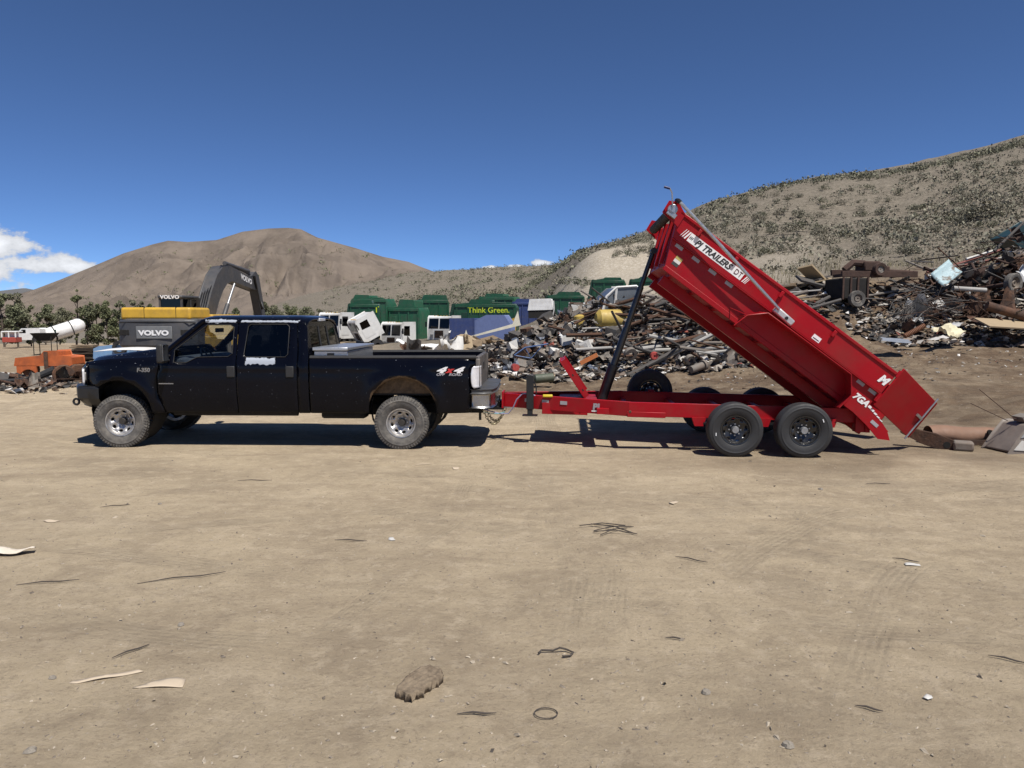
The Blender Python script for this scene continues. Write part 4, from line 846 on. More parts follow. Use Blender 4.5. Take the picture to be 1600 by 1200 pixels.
GREEN2 = mat('refuse_faded_green', (.016, .095, .048), .5, var=.2, grime=(.07, .075, .06), grime_amt=.7, scale=2); GREEN = mat('refuse_green', (.008, .062, .028), .4, var=.18, grime=(.05, .06, .045), grime_amt=.6, scale=2); DGREEN = mat('refuse_dark_green', (.006, .035, .020), .5, var=.2)
BLUE = mat('container_blue', (.035, .055, .16), .45, var=.15, grime=(.12, .12, .14), grime_amt=.4); LBLUE = mat('faded_blue', (.13, .17, .33), .5, var=.1); LIME = mat('lime_print', (.45, .55, .03), .5, var=.05)
PALEW = mat('dirty_white', (.60, .60, .58), .5, var=.1, grime=(.22, .18, .13), grime_amt=.6, gscale=1.2); PANEW = glass('cab_glass', (.08, .09, .10), 1)
GG = 'junked refuse trucks parked in the yard'
def refuse_body(label, px, py_top, Y, L, Hb, W_, yaw, m, hop=None, words=None, open_end=True, white=False, yellow=False, zbase=None):
    p = at(px, py_top, Y); g0 = Tz(p.x, p.y); o = thing('refuse_truck_body', label, 'truck body', (p.x, p.y, p.z-Hb), R(yaw), GG)
    if p.z-Hb > g0 + .05:
        for x in (L*.12, L*.8):
            MB().bx(x-.5, x+.5, .2, W_-.2, g0-(p.z-Hb)-.05, -.02).build('chassis_block', DARK, o)
    sh = [(0, 0), (0, Hb*.93), (L*.04, Hb), (L*.93, Hb), (L, Hb*.80), (L, 0)]
    if open_end: sh = [(0, 0), (L*.10, Hb*.93), (L*.13, Hb), (L*.96, Hb), (L, Hb*.9), (L, 0)]
    MB().prism(sh, 0, W_).build('body_shell', m, o, bevel=.04)
    k = max(3, int(L/1.1))
    for i in range(k+1):
        x = L*.13 + (L*.84)*i/k; MB().bx(x-.05, x+.05, -.06, -.001, .1, Hb*.93).build('side_rib', m, o, bevel=.01)
    MB().bx(L*.1, L*.98, -.09, -.0005, Hb*.90, Hb*.985).build('top_rail', m, o, bevel=.02); MB().bx(0, L, -.09, -.0005, -.02, .14).build('bottom_rail', DGREEN if m == GREEN else m, o, bevel=.02)
    MB().bx(L*.2, L*.32, -.03, -.0008, Hb*.35, Hb*.75).build('side_door', DGREEN if m == GREEN else m, o, bevel=.02)
    if open_end:
        MB().prism([(-.02, .2), (L*.085, Hb*.9), (L*.07, Hb*.9), (-.045, .2)], .18, W_-.18).build('hopper_opening', DARK, o)
        for y in (.0, W_-.14): MB().prism([(-.35, -.2), (L*.06, Hb*1.0), (L*.11, Hb*1.02), (.05, -.2)], y, y+.14).build('lift_arm', DGREEN if m == GREEN else m, o, bevel=.02)
    if hop: MB().prism([(L*hop[0], Hb+.001), (L*hop[0]+.25, Hb+hop[2]), (L*hop[1]-.1, Hb+hop[2]*.9), (L*hop[1], Hb+.001)], .15, W_-.15).build('roof_hatch', m, o, bevel=.04)
    MB().tube([(L*.2, .4, Hb+.05), (L*.5, .5, Hb+.16), (L*.85, .4, Hb+.06)], .06, 6).build('roof_pipe', DGREEN if m == GREEN else m, o)
    if words: text(words[0], words[1], LIME, o, (L*words[2], -.075, Hb*.82), name='lettering', bold=.01, sx=1.0)
    if white: MB().bx(L*.62, L*.92, -.075, -.062, Hb*.30, Hb*.78).build('white_panel', PALEW, o)
    if yellow: MB().prism([(L*.90, .0), (L*.90, Hb*.55), (L*1.0, Hb*.62), (L*1.0, 0)], -.085, -.064).build('yellow_panel', YEL, o)
    return o
def cab_over(label, px, py_top, Y, yaw, tilt=0, hc=2.3, w=2.3, d=1.7):
    p = at(px, py_top, Y); g0 = Tz(p.x, p.y); zb = min(p.z-hc, p.z-hc) ; o = thing('truck_cab', label, 'truck cab', (p.x, p.y, zb), R(yaw), 'white cab-over truck cabs'); c = sub('cab_shell', o, (0, 0, .0), (R(tilt), 0, 0))
    # front face looks along -y
    MB().prism([(0, .25), (-.04, 1.2), (.08, hc-.12), (.2, hc), (d, hc), (d, .25)], -w/2, w/2, 'YZ').build('shell', PALEW, c, bevel=.06, seg=3)
    for s in (1, -1):
        MB().add([(s*.06, -.05+.0, 1.25), (s*(w/2-.12), -.05, 1.25), (s*(w/2-.14), .055, hc-.2), (s*.06, .055, hc-.2)], [(0, 1, 2, 3) if s > 0 else (3, 2, 1, 0)]).build('windshield_pane', PANEW, c)
        MB().prism([(.25, 1.25), (.32, hc-.28), (1.0, hc-.28), (1.0, 1.2)], s*(w/2+.004), s*(w/2+.012), 'YZ').build('side_window', PANEW, c); MB().prism([(.2, .5), (.2, 1.2), (1.1, 1.15), (1.1, .5)], s*(w/2+.002), s*(w/2+.02), 'YZ').build('cab_door', PALEW, c, bevel=.01)
        MB().bx(s*.72-.14, s*.72+.14, -.075, -.03, .55, .75).build('headlamp', STEEL, c); MB().box((s*(w/2+.16), -.02, 1.6), (.14, .06, .45)).build('mirror', BLACK, c)
    MB().bx(-.42, .42, -.07, -.02, .45, 1.08).build('radiator_grille', DARK, c); 
    for k in range(5): MB().bx(-.40, .40, -.085, -.071, .5+.12*k, .53+.12*k).build('grille_slat', RUST, c)
    MB().bx(-w/2-.03, w/2+.03, -.22, .1, .02, .28).build('bumper', DARK, o, bevel=.03); MB().bx(-.8, .8, .1, 3.4, -.35, .15).build('chassis', DARK, o)
    for s in (1, -1): MB().lathe([(.2, -.16), (.5, -.16), (.52, 0), (.5, .16), (.2, .16)], (s*.95, .9, min(-.0, g0-zb+.5)), 'X', 18).build('wheel', RUBBER, o)
    for x in (-.6, -.3, 0, .3, .6): MB().box((x, .3, hc+.03), (.09, .06, .05)).build('roof_marker', YEL, c)
    return o
refuse_body('green refuse body farthest left, behind the tilted white cab', 541, 475, 66, 2.9, 2.9, 2.4, 6, GREEN, (.2, .8, .35), ('T', .8, .93))
refuse_body('long green refuse body with raised roof hatch behind two white cabs', 602, 481, 68, 3.4, 3.2, 2.4, -16, GREEN2, (.35, .85, .75))
refuse_body('faded green refuse body in the back row at the left', 548, 467, 78, 4.2, 3.6, 2.5, -14, GREEN2, (.05, .5, .4), open_end=False)
refuse_body('dark green refuse body between the white cabs, turned to the right', 650, 468, 80, 3.6, 3.8, 2.5, 10, GREEN, (.2, .95, .5))
refuse_body('green refuse body lettered in lime, with yellow rear corner', 700, 475, 67, 6.3, 3.2, 2.4, -6, GREEN, (.3, .65, .4), ('Think Green.', .72, .60), yellow=True)
refuse_body('blue refuse body behind the yellow cornered green one', 800, 472, 74, 2.6, 2.6, 2.4, -8, BLUE, (.1, .9, .3), open_end=False)
refuse_body('green refuse body with white side panel beside the white box', 850, 462, 62, 3.4, 2.6, 2.3, -8, GREEN, (.3, .9, .3), white=True)
refuse_body('green refuse body under the gravel bank with open black end', 921, 438, 60, 2.9, 2.3, 2.3, -10, GREEN, (.35, .9, .2), white=True)
refuse_body('green refuse body half hidden behind the lift cylinder', 981, 437, 60, 2.7, 2.2, 2.3, -10, GREEN, (.3, .9, .2))
refuse_body('faded green refuse body peeking over the lettered one', 745, 464, 84, 4.5, 3.6, 2.5, -18, GREEN2, (.2, .7, .35))
cab_over('white truck cab at the left end, mostly behind the pickup roof', 514, 489, 60, -30)
cab_over('white truck cab tilted forward on its hinges', 566, 498, 58, -62, tilt=28, hc=2.1)
cab_over('white truck cab standing upright in the middle of the row', 611, 504, 60, -34)
cab_over('white truck cab with rusty radiator beside the blue box', 686, 494, 62, -26)
o = thing('blue_container', 'dark blue steel box with a faded blue side, beside a white cab', 'container', at(703, 532, 58)-Vector((0, 0, .45)), R(-12)); MB().prism([(0, 0), (0, 2.2), (2.0, 2.2), (2.0, 0)], 0, 2.0).build('end_box', BLUE, o, bevel=.03); MB().prism([(2.02, .05), (2.02, 2.0), (3.0, 2.45), (4.4, 2.45), (4.9, 1.7), (4.9, .6), (4.2, .05)], .1, 1.9).build('faded_side', LBLUE, o, bevel=.04); MB().bx(1.95, 2.05, -.04, -.001, .0, 2.25).build('corner_post', BLUE, o)
o = thing('crushed_white_box', 'crushed white van box lying on junk beside a green refuse body', 'van body', at(826, 494, 50)-Vector((0, 0, .1)), R(-6)); MB().prism([(0, .55), (.1, 1.2), (1.5, 1.25), (1.6, .6)], 0, 1.6).build('roof_shell', WHITE, o, bevel=.06); MB().prism([(.02, .0), (0, .54), (1.6, .58), (1.8, .3), (1.75, 0)], .05, 1.6).build('torn_underside', DARK, o, bevel=.04); MB().tube([(1.65, .0, .1), (1.75, -.05, .6), (1.7, 0, 1.15)], .05, 6).build('torn_edge', PALEW, o)
o = thing('pickup_shell', 'white camper shell frame with dark windows on top of the scrap heap', 'camper shell', at(941, 490, 34)-Vector((0, 0, .15)), R(8)); 
MB().prism([(0, 0), (.15, .55), (.5, .85), (1.2, .9), (1.35, .8), (1.4, .1)], 0, 1.3).build('window_band', mat('smoked', (.10, .11, .12), .2), o, bevel=.03)
for q in ([(0, .0), (.15, .55), (.5, .86), (1.2, .91), (1.36, .8), (1.42, .1)], ): MB().tube([(a, -.01, b) for a, b in q], .05, 6).tube([(.42, -.01, .0), (.5, -.01, .86)], .045, 6).tube([(0, -.01, .02), (1.42, -.01, .1)], .05, 6).build('shell_frame', PALEW, o)

# ---- things lying on the left of the yard
def drop(px, py): return on(px, py)
ORANGE = mat('worn_orange', (.42, .10, .025), .6, var=.2, grime=(.12, .05, .03), grime_amt=.6); SKYB = mat('faded_light_blue', (.16, .30, .50), .5, var=.15, grime=(.3, .3, .3), grime_amt=.4); WOODM = mat('weathered_wood', (.16, .115, .07), .85, var=.3, scale=5, bump=.3)
p = drop(80, 588); o = thing('orange_machine_chassis', 'rusty orange machine chassis without wheels, left of the pickup', 'machine', p, R(6))
MB().prism([(-1.0, .45), (-.95, .70), (-.1, .78), (.05, .95), (.5, .97), (.55, .78), (.98, .74), (1.0, .45)], -.5, .5).build('chassis_deck', ORANGE, o, bevel=.03); MB().prism([(-.95, .0), (-.95, .44), (-.25, .44)] + arc(-.55, .0, .30, 0, 160, 8), -.5, -.42).build('fender', ORANGE, o); MB().bx(.1, .95, -.48, -.40, .05, .449).build('side_plate', ORANGE, o); MB().bx(.05, .18, -.56, -.51, .30, .95).build('upright', RUST, o); MB().lathe([(.05, -.1), (.28, -.1), (.3, 0), (.28, .1), (.05, .1)], (-.55, -.3, .29), 'Y', 16).build('wheel', RUST, o)
p = drop(113, 600); 
for i, (dx, lab) in enumerate(((-.12, 'rusty flanged steel drum wheel standing at the left, nearer one'), (.12, 'rusty steel drum wheel leaning behind its twin'))):
    o = thing('drum_wheel', lab, 'wheel', p + Vector((dx*1.2, dx*1.4, .30)), R(30), 'rusty drum wheels left of the pickup'); MB().lathe([(.06, -.06), (.08, -.1), (.28, -.1), (.31, -.07), (.25, -.04), (.25, .04), (.31, .07), (.28, .1), (.06, .1)], (0, 0, 0), 'Y', 24).build('rim', RUST, o)
p = drop(58, 600); o = thing('yellow_bucket', 'yellow plastic bucket tipped on its side', 'bucket', p+Vector((0, 0, .15)), R(30)); MB().lathe([(.001, -.16), (.125, -.16), (.155, .16), (.165, .165), (.165, .14)], (0, 0, 0), 'Y', 20).build('bucket_wall', mat('bucket_yellow', (.6, .42, .02), .5), o); MB().lathe([(.166, .11), (.166, .13)], (0, 0, 0), 'Y', 20).build('bucket_band', YEL, o)
p = drop(88, 592); o = tag(MB().grid(lambda u, v: ((u-.5)*.75, (v-.5)*.4, .22 + .12*math.sin(u*5)*math.cos(v*4) + .1*v), 8, 6).build('blue_sheet', SKYB, None, solid=.01), 'crumpled light blue sheet metal beside the drum wheels', 'scrap metal'); o.location = p
p = drop(38, 600); o = tag(MB().tube([(-.7, 0, .06), (-.3, .1, .07), (.1, .0, .12), (.5, .15, .28), (.8, .25, .42)], [.09, .1, .1, .11, .13], 10).build('rubber_hose', RUBBER, None), 'thick dark ribbed hose lying on the dirt at far left', 'hose'); o.location = p
p = drop(72, 556); o = thing('steel_hopper', 'black steel hopper on four thin legs, left of the excavator', 'hopper', p, R(10))
MB().add([(-.62, -.5, 1.42), (.62, -.5, 1.42), (.62, .5, 1.42), (-.62, .5, 1.42), (-.3, -.25, .95), (.3, -.25, .95), (.3, .25, .95), (-.3, .25, .95)], [(0, 1, 5, 4), (1, 2, 6, 5), (2, 3, 7, 6), (3, 0, 4, 7), (4, 5, 6, 7)]).build('funnel', DARK, o, smooth=False, solid=.02)
for x in (-.5, .5):
    for y in (-.4, .4): MB().cyl((x, y, -.05), (x, y, 1.4), .025, n=6).build('leg', DARK, o)
for z in (.1,): MB().tube([(-.5, -.4, z), (.5, -.4, z), (.5, .4, z), (-.5, .4, z), (-.5, -.4, z)], .02, 6).build('brace', DARK, o)
for i, (px, py, lab) in enumerate(((134, 562, 'tall stack of dark weathered mats in front of the excavator'), (163, 560, 'lower stack of weathered mats beside the excavator counterweight'))):
    p = drop(px, py); o = thing('mat_stack', lab, 'stack', p, R(12+5*i), 'stacks of weathered mats'); rn = random.Random(i)
    for k in range(10 - 2*i): MB().box((rn.uniform(-.06, .06), rn.uniform(-.05, .05), .04+.075*k), (1.05+rn.uniform(-.1, .1), .9, .05), (rn.uniform(-.02, .02), rn.uniform(-.03, .03), rn.uniform(-.08, .08))).build('mat', WOODM if k > 7-3*i else mat('dark_mat', (.05, .036, .025), .9, var=.3, scale=5), o)
p = drop(172, 566); o = thing('blue_car_front', 'light blue old car hood and fender poking out above the pickup hood', 'car', p, R(0)); MB().prism([(-.75, .25), (-.72, .62), (-.5, .72), (.35, .80), (.9, .82), (.9, .2)], 0, 1.4).build('hood', SKYB, o, bevel=.08, seg=3); MB().lathe([(.2, -.08), (.34, -.1), (.36, 0), (.34, .1), (.2, .08)], (.55, -.05, .72), 'Y', 20).build('wheel', RUBBER, o); MB().box((-.74, .3, .5), (.06, .22, .16)).build('headlamp', STEEL, o, bevel=.02); MB().box((-.74, 1.1, .5), (.06, .22, .16)).build('headlamp', STEEL, o, bevel=.02)
p = at(205, 548, 24); o = tag(MB().grid(lambda u, v: ((u-.5)*2.0, (v-.5)*.9, .06*math.sin(u*3)+.05*v), 8, 4).build('white_hood', WHITE, None, solid=.02), 'white car hood panel lying beyond the pickup hood', 'car part'); o.location = (p.x, p.y, p.z); 
a_, b_ = at(66, 527, 62), at(128, 507, 64); o = thing('tank_trailer', 'long white cylindrical tank lying tilted behind the hopper', 'tank', a_); dv = b_-a_; e = dv.normalized()
MB().tube([e*-.25, e*0, e*.25, dv*.5, dv-e*.2, dv, dv+e*.2], [.25, .52, .62, .62, .62, .52, .25], 20).build('tank_shell', WHITE, o)
for t in (.3, .72): MB().tube([dv*t-e*.04, dv*t+e*.04], .64, 20, False).build('tank_band', DARK, o)
MB().box(dv*.38+Vector((.0, -.62, .1)), (.5, .06, .3)).build('tank_decal', DGREEN, o)
p = at(41, 532, 60); o = thing('white_van', 'small white van beyond the junk at far left', 'van', (p.x, p.y, p.z), R(10)); MB().prism([(-1.0, .1), (-1.05, .5), (-.6, .62), (-.3, .95), (1.0, .98), (1.05, .1)], 0, 1.2).build('body', WHITE, o, bevel=.05); MB().prism([(-.52, .62), (-.28, .9), (.0, .9), (.0, .62)], -.012, -.002).build('window', TINT, o)
for x in (-.6, .65): MB().lathe([(.001, -.09), (.19, -.09), (.2, .05)], (x, -.0, .1), 'Y', 14).build('wheel', RUBBER, o)
p = at(14, 536, 58); o = thing('red_white_cab', 'white cab frame with red lower panel at the left edge', 'truck cab', (p.x, p.y, p.z), R(8)); MB().bx(-.5, .5, 0, 1, .05, .45).build('red_panel', mat('faded_red', (.35, .06, .04), .6), o, bevel=.03); MB().bx(-.55, .6, 0, 1, .85, .95).build('roof', WHITE, o, bevel=.03)
for x in (-.5, 0, .5): MB().bx(x-.04, x+.04, 0, .08, .45, .85).build('pillar', WHITE, o)
MB().bx(-.5, .5, .5, .52, .45, .85).build('rear_panel', WHITE, o)
p = drop(28, 533); o = thing('rusty_ramp', 'rust brown angled steel ramp leaning at the far left', 'ramp', p, R(15)); MB().prism([(-.55, 0), (0, .55), (.08, .55), (-.4, 0)], 0, .9).build('ramp_plate', RUST, o); MB().prism([(.05, .0), (.25, .5), (.32, .5), (.2, 0)], 0, .9).build('support', RUST, o)
# ------------------------------------------------------------------ scrap heaps
rnd = random.Random(4)
DRUSTM = mat('dark_rust', (.055, .030, .022), .9, var=.35, scale=5, bump=.4, bscale=25)
PALE = mat('pale_pipe', (.30, .29, .27), .7, var=.25, scale=3); GREYB = mat('grey_brown_steel', (.165, .148, .128), .8, var=.3, scale=3, grime=(.10, .055, .03), grime_amt=.7); DSTEEL = mat('dark_scrap', (.06, .057, .054), .75, var=.3, scale=3, grime=(.08, .05, .035), grime_amt=.6)
TANW = mat('tan_board', (.34, .26, .16), .85, var=.25, scale=2.5, grime=(.16, .12, .08), grime_amt=.6); SHINY = mat('bright_scrap', (.34, .35, .36), .5, metal=.3, var=.2, scale=4, grime=(.2, .17, .14), grime_amt=.5); WHITESC = mat('white_scrap', (.52, .51, .48), .6, var=.15, scale=3, grime=(.3, .25, .2), grime_amt=.5)
BLUESC = mat('blue_scrap', (.05, .065, .10), .55, var=.2, scale=3); ORSC = mat('orange_scrap', (.40, .13, .04), .6, var=.2); REDSC = mat('red_scrap', (.33, .05, .04), .6, var=.25)
def pipe_mesh(n, bend, seed, r=1.0):
    q = random.Random(seed); mb = MB()
    if bend: mb.tube([(-.5, 0, 0), (-.25, bend*q.uniform(-.3, .3), bend*.2), (0, bend*q.uniform(-.5, .5), bend*.3), (.3, bend*q.uniform(-.5, .5), bend*.15), (.5, bend, 0)], r, n)
    else:
        mb.tube([(-.5, 0, 0), (.5, 0, 0)], r, n, False); mb.tube([(.5, 0, 0), (-.5, 0, 0)], r*.8, n, False)
        for x in (-.5, .5): mb.lathe([(r, x), (r*.8, x)], axis='X', n=n)
    return mb
def sheet_mesh(seed, nu=6, nv=5, amp=.18, curl=.3):
    q = random.Random(seed); ph = [q.uniform(0, 6) for _ in range(6)]
    return MB().grid(lambda u, v: (u-.5 + .05*math.sin(9*v+ph[0]), (v-.5)*(.8+.2*math.sin(5*u+ph[1])), amp*(math.sin(4*u+ph[2])*math.cos(5*v+ph[3]) + .6*abs(math.sin(9*u+7*v+ph[4])) ) + curl*(u-.5)**2), nu, nv)
_cache = {}
def cached(key, fn, m):
    k = (key, m.name)
    if k not in _cache:
        me = fn(); me.materials.append(m); _cache[k] = me
    return _cache[k]
def put(name, me, loc, rot, scale, label, cat, group):
    o = bpy.data.objects.new(name, me); COL.objects.link(o); o.location = loc; o.rotation_euler = rot; o.scale = scale; return tag(o, label, cat, group)
def scatter_pt(cx, cy, rx, ry):
    a = rnd.uniform(0, 2*math.pi); r = math.sqrt(rnd.random()); x, y = cx+rx*r*math.cos(a), cy+ry*r*math.sin(a); return x, y, Tz(x, y)
def pipes(n, area, mats, lmin, lmax, rmin, rmax, yaw, spread, where, grp, lift=.25, tilt=14, bend=0, name='scrap_pipe', what='pipe'):
    for i in range(n):
        x, y, z = scatter_pt(*area); m, word = mats[rnd.randrange(len(mats))]; L = rnd.uniform(lmin, lmax); r = rnd.uniform(rmin, rmax)
        v = rnd.randrange(3); b = bend and rnd.random() < bend
        if b:
            me = cached(('bent', v), lambda: pipe_mesh(6, 1, v, .02).mesh('bent_bar'), m); sc = (L, L*.35, L*.35)
        else:
            me = cached(('pipe', 0), lambda: pipe_mesh(8, 0, 0).mesh('pipe'), m); sc = (L, r, r)
        put(name, me, (x, y, z + r + rnd.uniform(0, lift)), (rnd.uniform(-.3, .3), R(rnd.gauss(0, tilt)), R(yaw + rnd.gauss(0, spread))), sc, f'{word} {what} {where}', 'pipe' if what == 'pipe' else 'bar', grp)
PM = [(GREYB, 'grey brown'), (GREYB, 'grey brown'), (RUST, 'rust brown'), (RUST, 'rust brown'), (DSTEEL, 'dark'), (PALE, 'pale grey')]
pipes(150, (6.4, 24.2, 3.3, 2.4), PM, 1.0, 3.6, .025, .07, 25, 32, 'in the pipe heap seen under the tipped bed', 'pipes in the heap under the tipped bed', .35)
pipes(45, (3.6, 25.5, 1.8, 2.2), PM, .8, 2.6, .02, .05, 20, 50, 'among mixed scrap behind the lift cylinder', 'pipes among the mixed scrap', .2)
pipes(80, (15.5, 24.3, 3.4, 1.6), [(DSTEEL, 'dark'), (RUST, 'rust brown'), (RUST, 'rust brown'), (GREYB, 'grey brown')], .8, 2.8, .015, .045, 10, 60, 'in the rusty heap at the right', 'bars in the rusty heap at the right', .5, 22, .5, 'scrap_bar', 'bar')
pipes(60, (17.5, 25.0, 4.2, 1.6), [(DSTEEL, 'dark'), (DRUSTM, 'dark rust'), (RUST, 'rust brown')], .8, 2.6, .02, .06, 0, 60, 'high on the rusty heap at the right', 'bars high on the rusty heap', .7, 26, .4, 'scrap_bar', 'bar')
pipes(22, (19.0, 24.0, 2.2, 1.2), [(RUST, 'rust brown'), (GREYB, 'grey brown')], 1.0, 3.0, .03, .08, -20, 25, 'at the right edge of the rusty heap', 'bars at the right edge', .3, 10, .2, 'scrap_bar', 'bar')
def sheets(n, area, mats, smin, smax, where, grp, lift=.15, tilt=.5, amp=.18, name='scrap_sheet'):
    for i in range(n):
        x, y, z = scatter_pt(*area); m, word = mats[rnd.randrange(len(mats))]; s = rnd.uniform(smin, smax); v = rnd.randrange(5)
        me = cached(('sheet', v, amp), lambda: sheet_mesh(v, 8, 6, amp=amp*1.3, curl=.6).mesh('sheet', True, 18), m)
        put(name, me, (x, y, z + .08 + rnd.uniform(0, lift)), (rnd.gauss(0, tilt), rnd.gauss(0, tilt), rnd.uniform(0, 6.3)), (s, s*rnd.uniform(.4, .9), s*rnd.uniform(.4, 1)), f'crumpled {word} sheet {where}', 'scrap metal', grp)
SM = [(DSTEEL, 'dark')]*4 + [(GREYB, 'grey brown')]*4 + [(RUST, 'rust brown')]*3 + [(SHINY, 'bright metal')]*2 + [(WHITESC, 'white'), (BLUESC, 'blue')]
sheets(140, (1.6, 24.8, 3.0, 2.9), SM, .2, .6, 'in the mixed heap behind the trailer tongue', 'sheets in the mixed heap')
sheets(50, (3.4, 28.5, 2.6, 2.4), SM, .3, .9, 'near the top of the mixed heap', 'sheets high on the mixed heap', .3)
sheets(26, (7.5, 22.2, 2.8, 1.0), SM, .25, .7, 'along the foot of the pipe heap', 'sheets along the foot of the pipe heap', .08)
sheets(40, (15.6, 23.4, 3.4, 1.6), [(RUST, 'rust brown'), (RUST, 'rust brown'), (DSTEEL, 'dark'), (GREYB, 'grey brown'), (SHINY, 'bright metal')], .4, 1.3, 'in the rusty heap at the right', 'sheets in the rusty heap', .3)
sheets(40, (17.6, 25.0, 4.0, 1.6), [(RUST, 'rust brown'), (DRUSTM, 'dark rust'), (DSTEEL, 'dark')], .4, 1.2, 'high on the rusty heap at the right', 'sheets high on the rusty heap', .5)
sheets(30, (-1.5, 31.5, 3.2, 2.2), [(RUST, 'rust brown'), (DSTEEL, 'dark'), (TANW, 'tan'), (WHITESC, 'white')], .5, 1.4, 'on the low heap behind the pickup tailgate', 'sheets on the low heap', .15)
sheets(46, (-15, 39.5, 5.5, 2.6), [(DSTEEL, 'dark'), (DSTEEL, 'dark'), (GREYB, 'grey brown'), (SHINY, 'bright metal')], .5, 1.3, 'on the dark heap left of the excavator', 'sheets on the far left heap', .3)
def boards(n, area, mats, where, grp, Lr=(.8, 2.2)):
    for i in range(n):
        x, y, z = scatter_pt(*area); m, word = mats[rnd.randrange(len(mats))]; L = rnd.uniform(*Lr)
        me = cached('board', lambda: MB().box((0, 0, 0), (1, 1, 1)).mesh('board', False), m)
        put('board', me, (x, y, z + .1 + rnd.uniform(0, .2)), (rnd.gauss(0, .25), rnd.gauss(0, .25), rnd.gauss(.2, .6)), (L, rnd.uniform(.25, .8), rnd.uniform(.03, .08)), f'{word} {where}', 'board', grp)
boards(30, (9.8, 26.6, 2.1, 1.5), [(TANW, 'tan board'), (TANW, 'tan board'), (WOODM, 'brown board'), (DSTEEL, 'dark panel')], 'in the pale wood heap above the tipped bed', 'boards in the pale wood heap')
boards(16, (-.6, 30.5, 2.2, 1.2), [(WOODM, 'brown board'), (TANW, 'tan board')], 'on the low heap behind the pickup tailgate', 'boards on the low heap', (1, 2.6))
def blocks(n, area, where, grp):
    for i in range(n):
        x, y, z = scatter_pt(*area); m, word = rnd.choice([(DSTEEL, 'dark'), (DSTEEL, 'dark'), (GREYB, 'grey brown'), (WHITESC, 'white'), (PALE, 'pale grey'), (RUST, 'rusty')]); s = rnd.uniform(.18, .5); v = rnd.randrange(4)
        def mk():
            q = random.Random(v); mb = MB().box((0, 0, 0), (1, .8, .7)); mb.v = [(a+q.uniform(-.12, .12), b+q.uniform(-.12, .12), c+q.uniform(-.1, .1)) for a, b, c in mb.v]
            mb.box((.52, 0, .0), (.05, .5, .4)); return mb.mesh('housing', False)
        put('scrap_housing', cached(('blk', v), mk, m), (x, y, z + s*.25 + rnd.uniform(0, .2)), (rnd.gauss(0, .4), rnd.gauss(0, .4), rnd.uniform(0, 6.3)), (s, s, s), f'dented {word} metal housing {where}', 'scrap metal', grp)
blocks(40, (1.8, 25.6, 2.9, 2.6), 'in the mixed heap behind the trailer tongue', 'housings in the mixed heap'); blocks(16, (14.8, 25.2, 3.2, 1.5), 'in the rusty heap at the right', 'housings in the rusty heap'); blocks(18, (-15.5, 38.5, 5, 2), 'on the dark heap left of the excavator', 'housings on the far left heap')
sheets(26, (-14.6, 22.6, 1.9, 2.4), [(RUST, 'rust brown'), (DSTEEL, 'dark'), (GREYB, 'grey brown')], .3, .8, 'in the clutter at the far left', 'sheets in the far left clutter', .12)
pipes(26, (-14.4, 22.8, 2.2, 2.6), PM, .5, 1.6, .02, .05, 0, 70, 'in the clutter at the far left', 'pipes in the far left clutter', .2, 18, .3)
blocks(10, (-14.8, 23.5, 1.8, 2.2), 'in the clutter at the far left', 'housings in the far left clutter')
# single pieces one can name
def lump(name, lab, cat, px, py, Y, mb, m, rot=(0, 0, 0), dz=0, **k):
    o = tag(mb.build(name, m, None, **k), lab, cat); p = at(px, py, min(Y, on(px, py).y-.12)); o.location = p + Vector((0, 0, dz)); o.rotation_euler = rot; return o
tank = lambda L, r: MB().lathe([(.001, -L/2), (r*.6, -L/2+.02), (r, -L/2+r*.4), (r, L/2-r*.4), (r*.6, L/2-.02), (.001, L/2)], axis='X', n=20)
YT = mat('old_yellow', (.42, .30, .07), .6, var=.2, grime=(.15, .10, .05), grime_amt=.6); OLIVE = mat('olive_tank', (.06, .075, .05), .6, var=.2, grime=(.12, .1, .07), grime_amt=.5)
lump('yellow_tank', 'long faded yellow tank on the scrap heap', 'tank', 952, 499, 29, tank(1.0, .34), YT, (0, 0, R(10)))
lump('yellow_tank', 'short yellow drum lying beside the long yellow tank', 'drum', 969, 501, 28.5, tank(.5, .24), YT, (0, R(10), R(0)))
lump('yellow_tank', 'upright narrow yellow tank left of the other yellow tanks', 'tank', 906, 510, 28, tank(.85, .19), YT, (0, R(85), 0))
lump('green_tank', 'dull green gas cylinder lying at the foot of the heap', 'gas cylinder', 850, 591, 20.5, tank(.62, .13), OLIVE, (0, R(-4), R(12)))
lump('orange_plank', 'orange painted board sticking out of the mixed heap', 'board', 920, 561, 22.5, MB().box((0, 0, 0), (.62, .03, .13)), ORSC, (0, R(-25), R(15)))
lump('red_can', 'small red round can at the left foot of the heap', 'can', 805, 574, 22, MB().lathe([(.001, -.1), (.11, -.1), (.11, .1), (.06, .1), (.05, .06), (.001, .06)], axis='Y', n=16), REDSC, (0, 0, .3))
lump('red_valve_body', 'red painted round casting low on the pipe heap', 'casting', 1022, 556, 21.5, MB().lathe([(.03, -.1), (.1, -.1), (.13, 0), (.1, .1), (.03, .1)], axis='Y', n=14), REDSC)
lump('bicycle_frame', 'bent blue bicycle frame lying in the mixed heap', 'bicycle frame', 830, 548, 23.5, MB().tube([(-.55, 0, -.15), (-.2, 0, .1), (.55, 0, .22)], .028, 6).tube([(-.2, 0, .1), (0, .05, -.25), (.4, 0, .2)], .022, 6).tube([(.0, .05, -.25), (-.55, 0, -.15)], .02, 6), mat('bright_blue', (.06, .11, .24), .6))
lump('white_bag', 'bright white torn bag on the slope behind the tailgate', 'bag', 702, 551, 27, sheet_mesh(9, 9, 7, .35, .5), WHITESC, (.2, .1, .4), solid=.01)
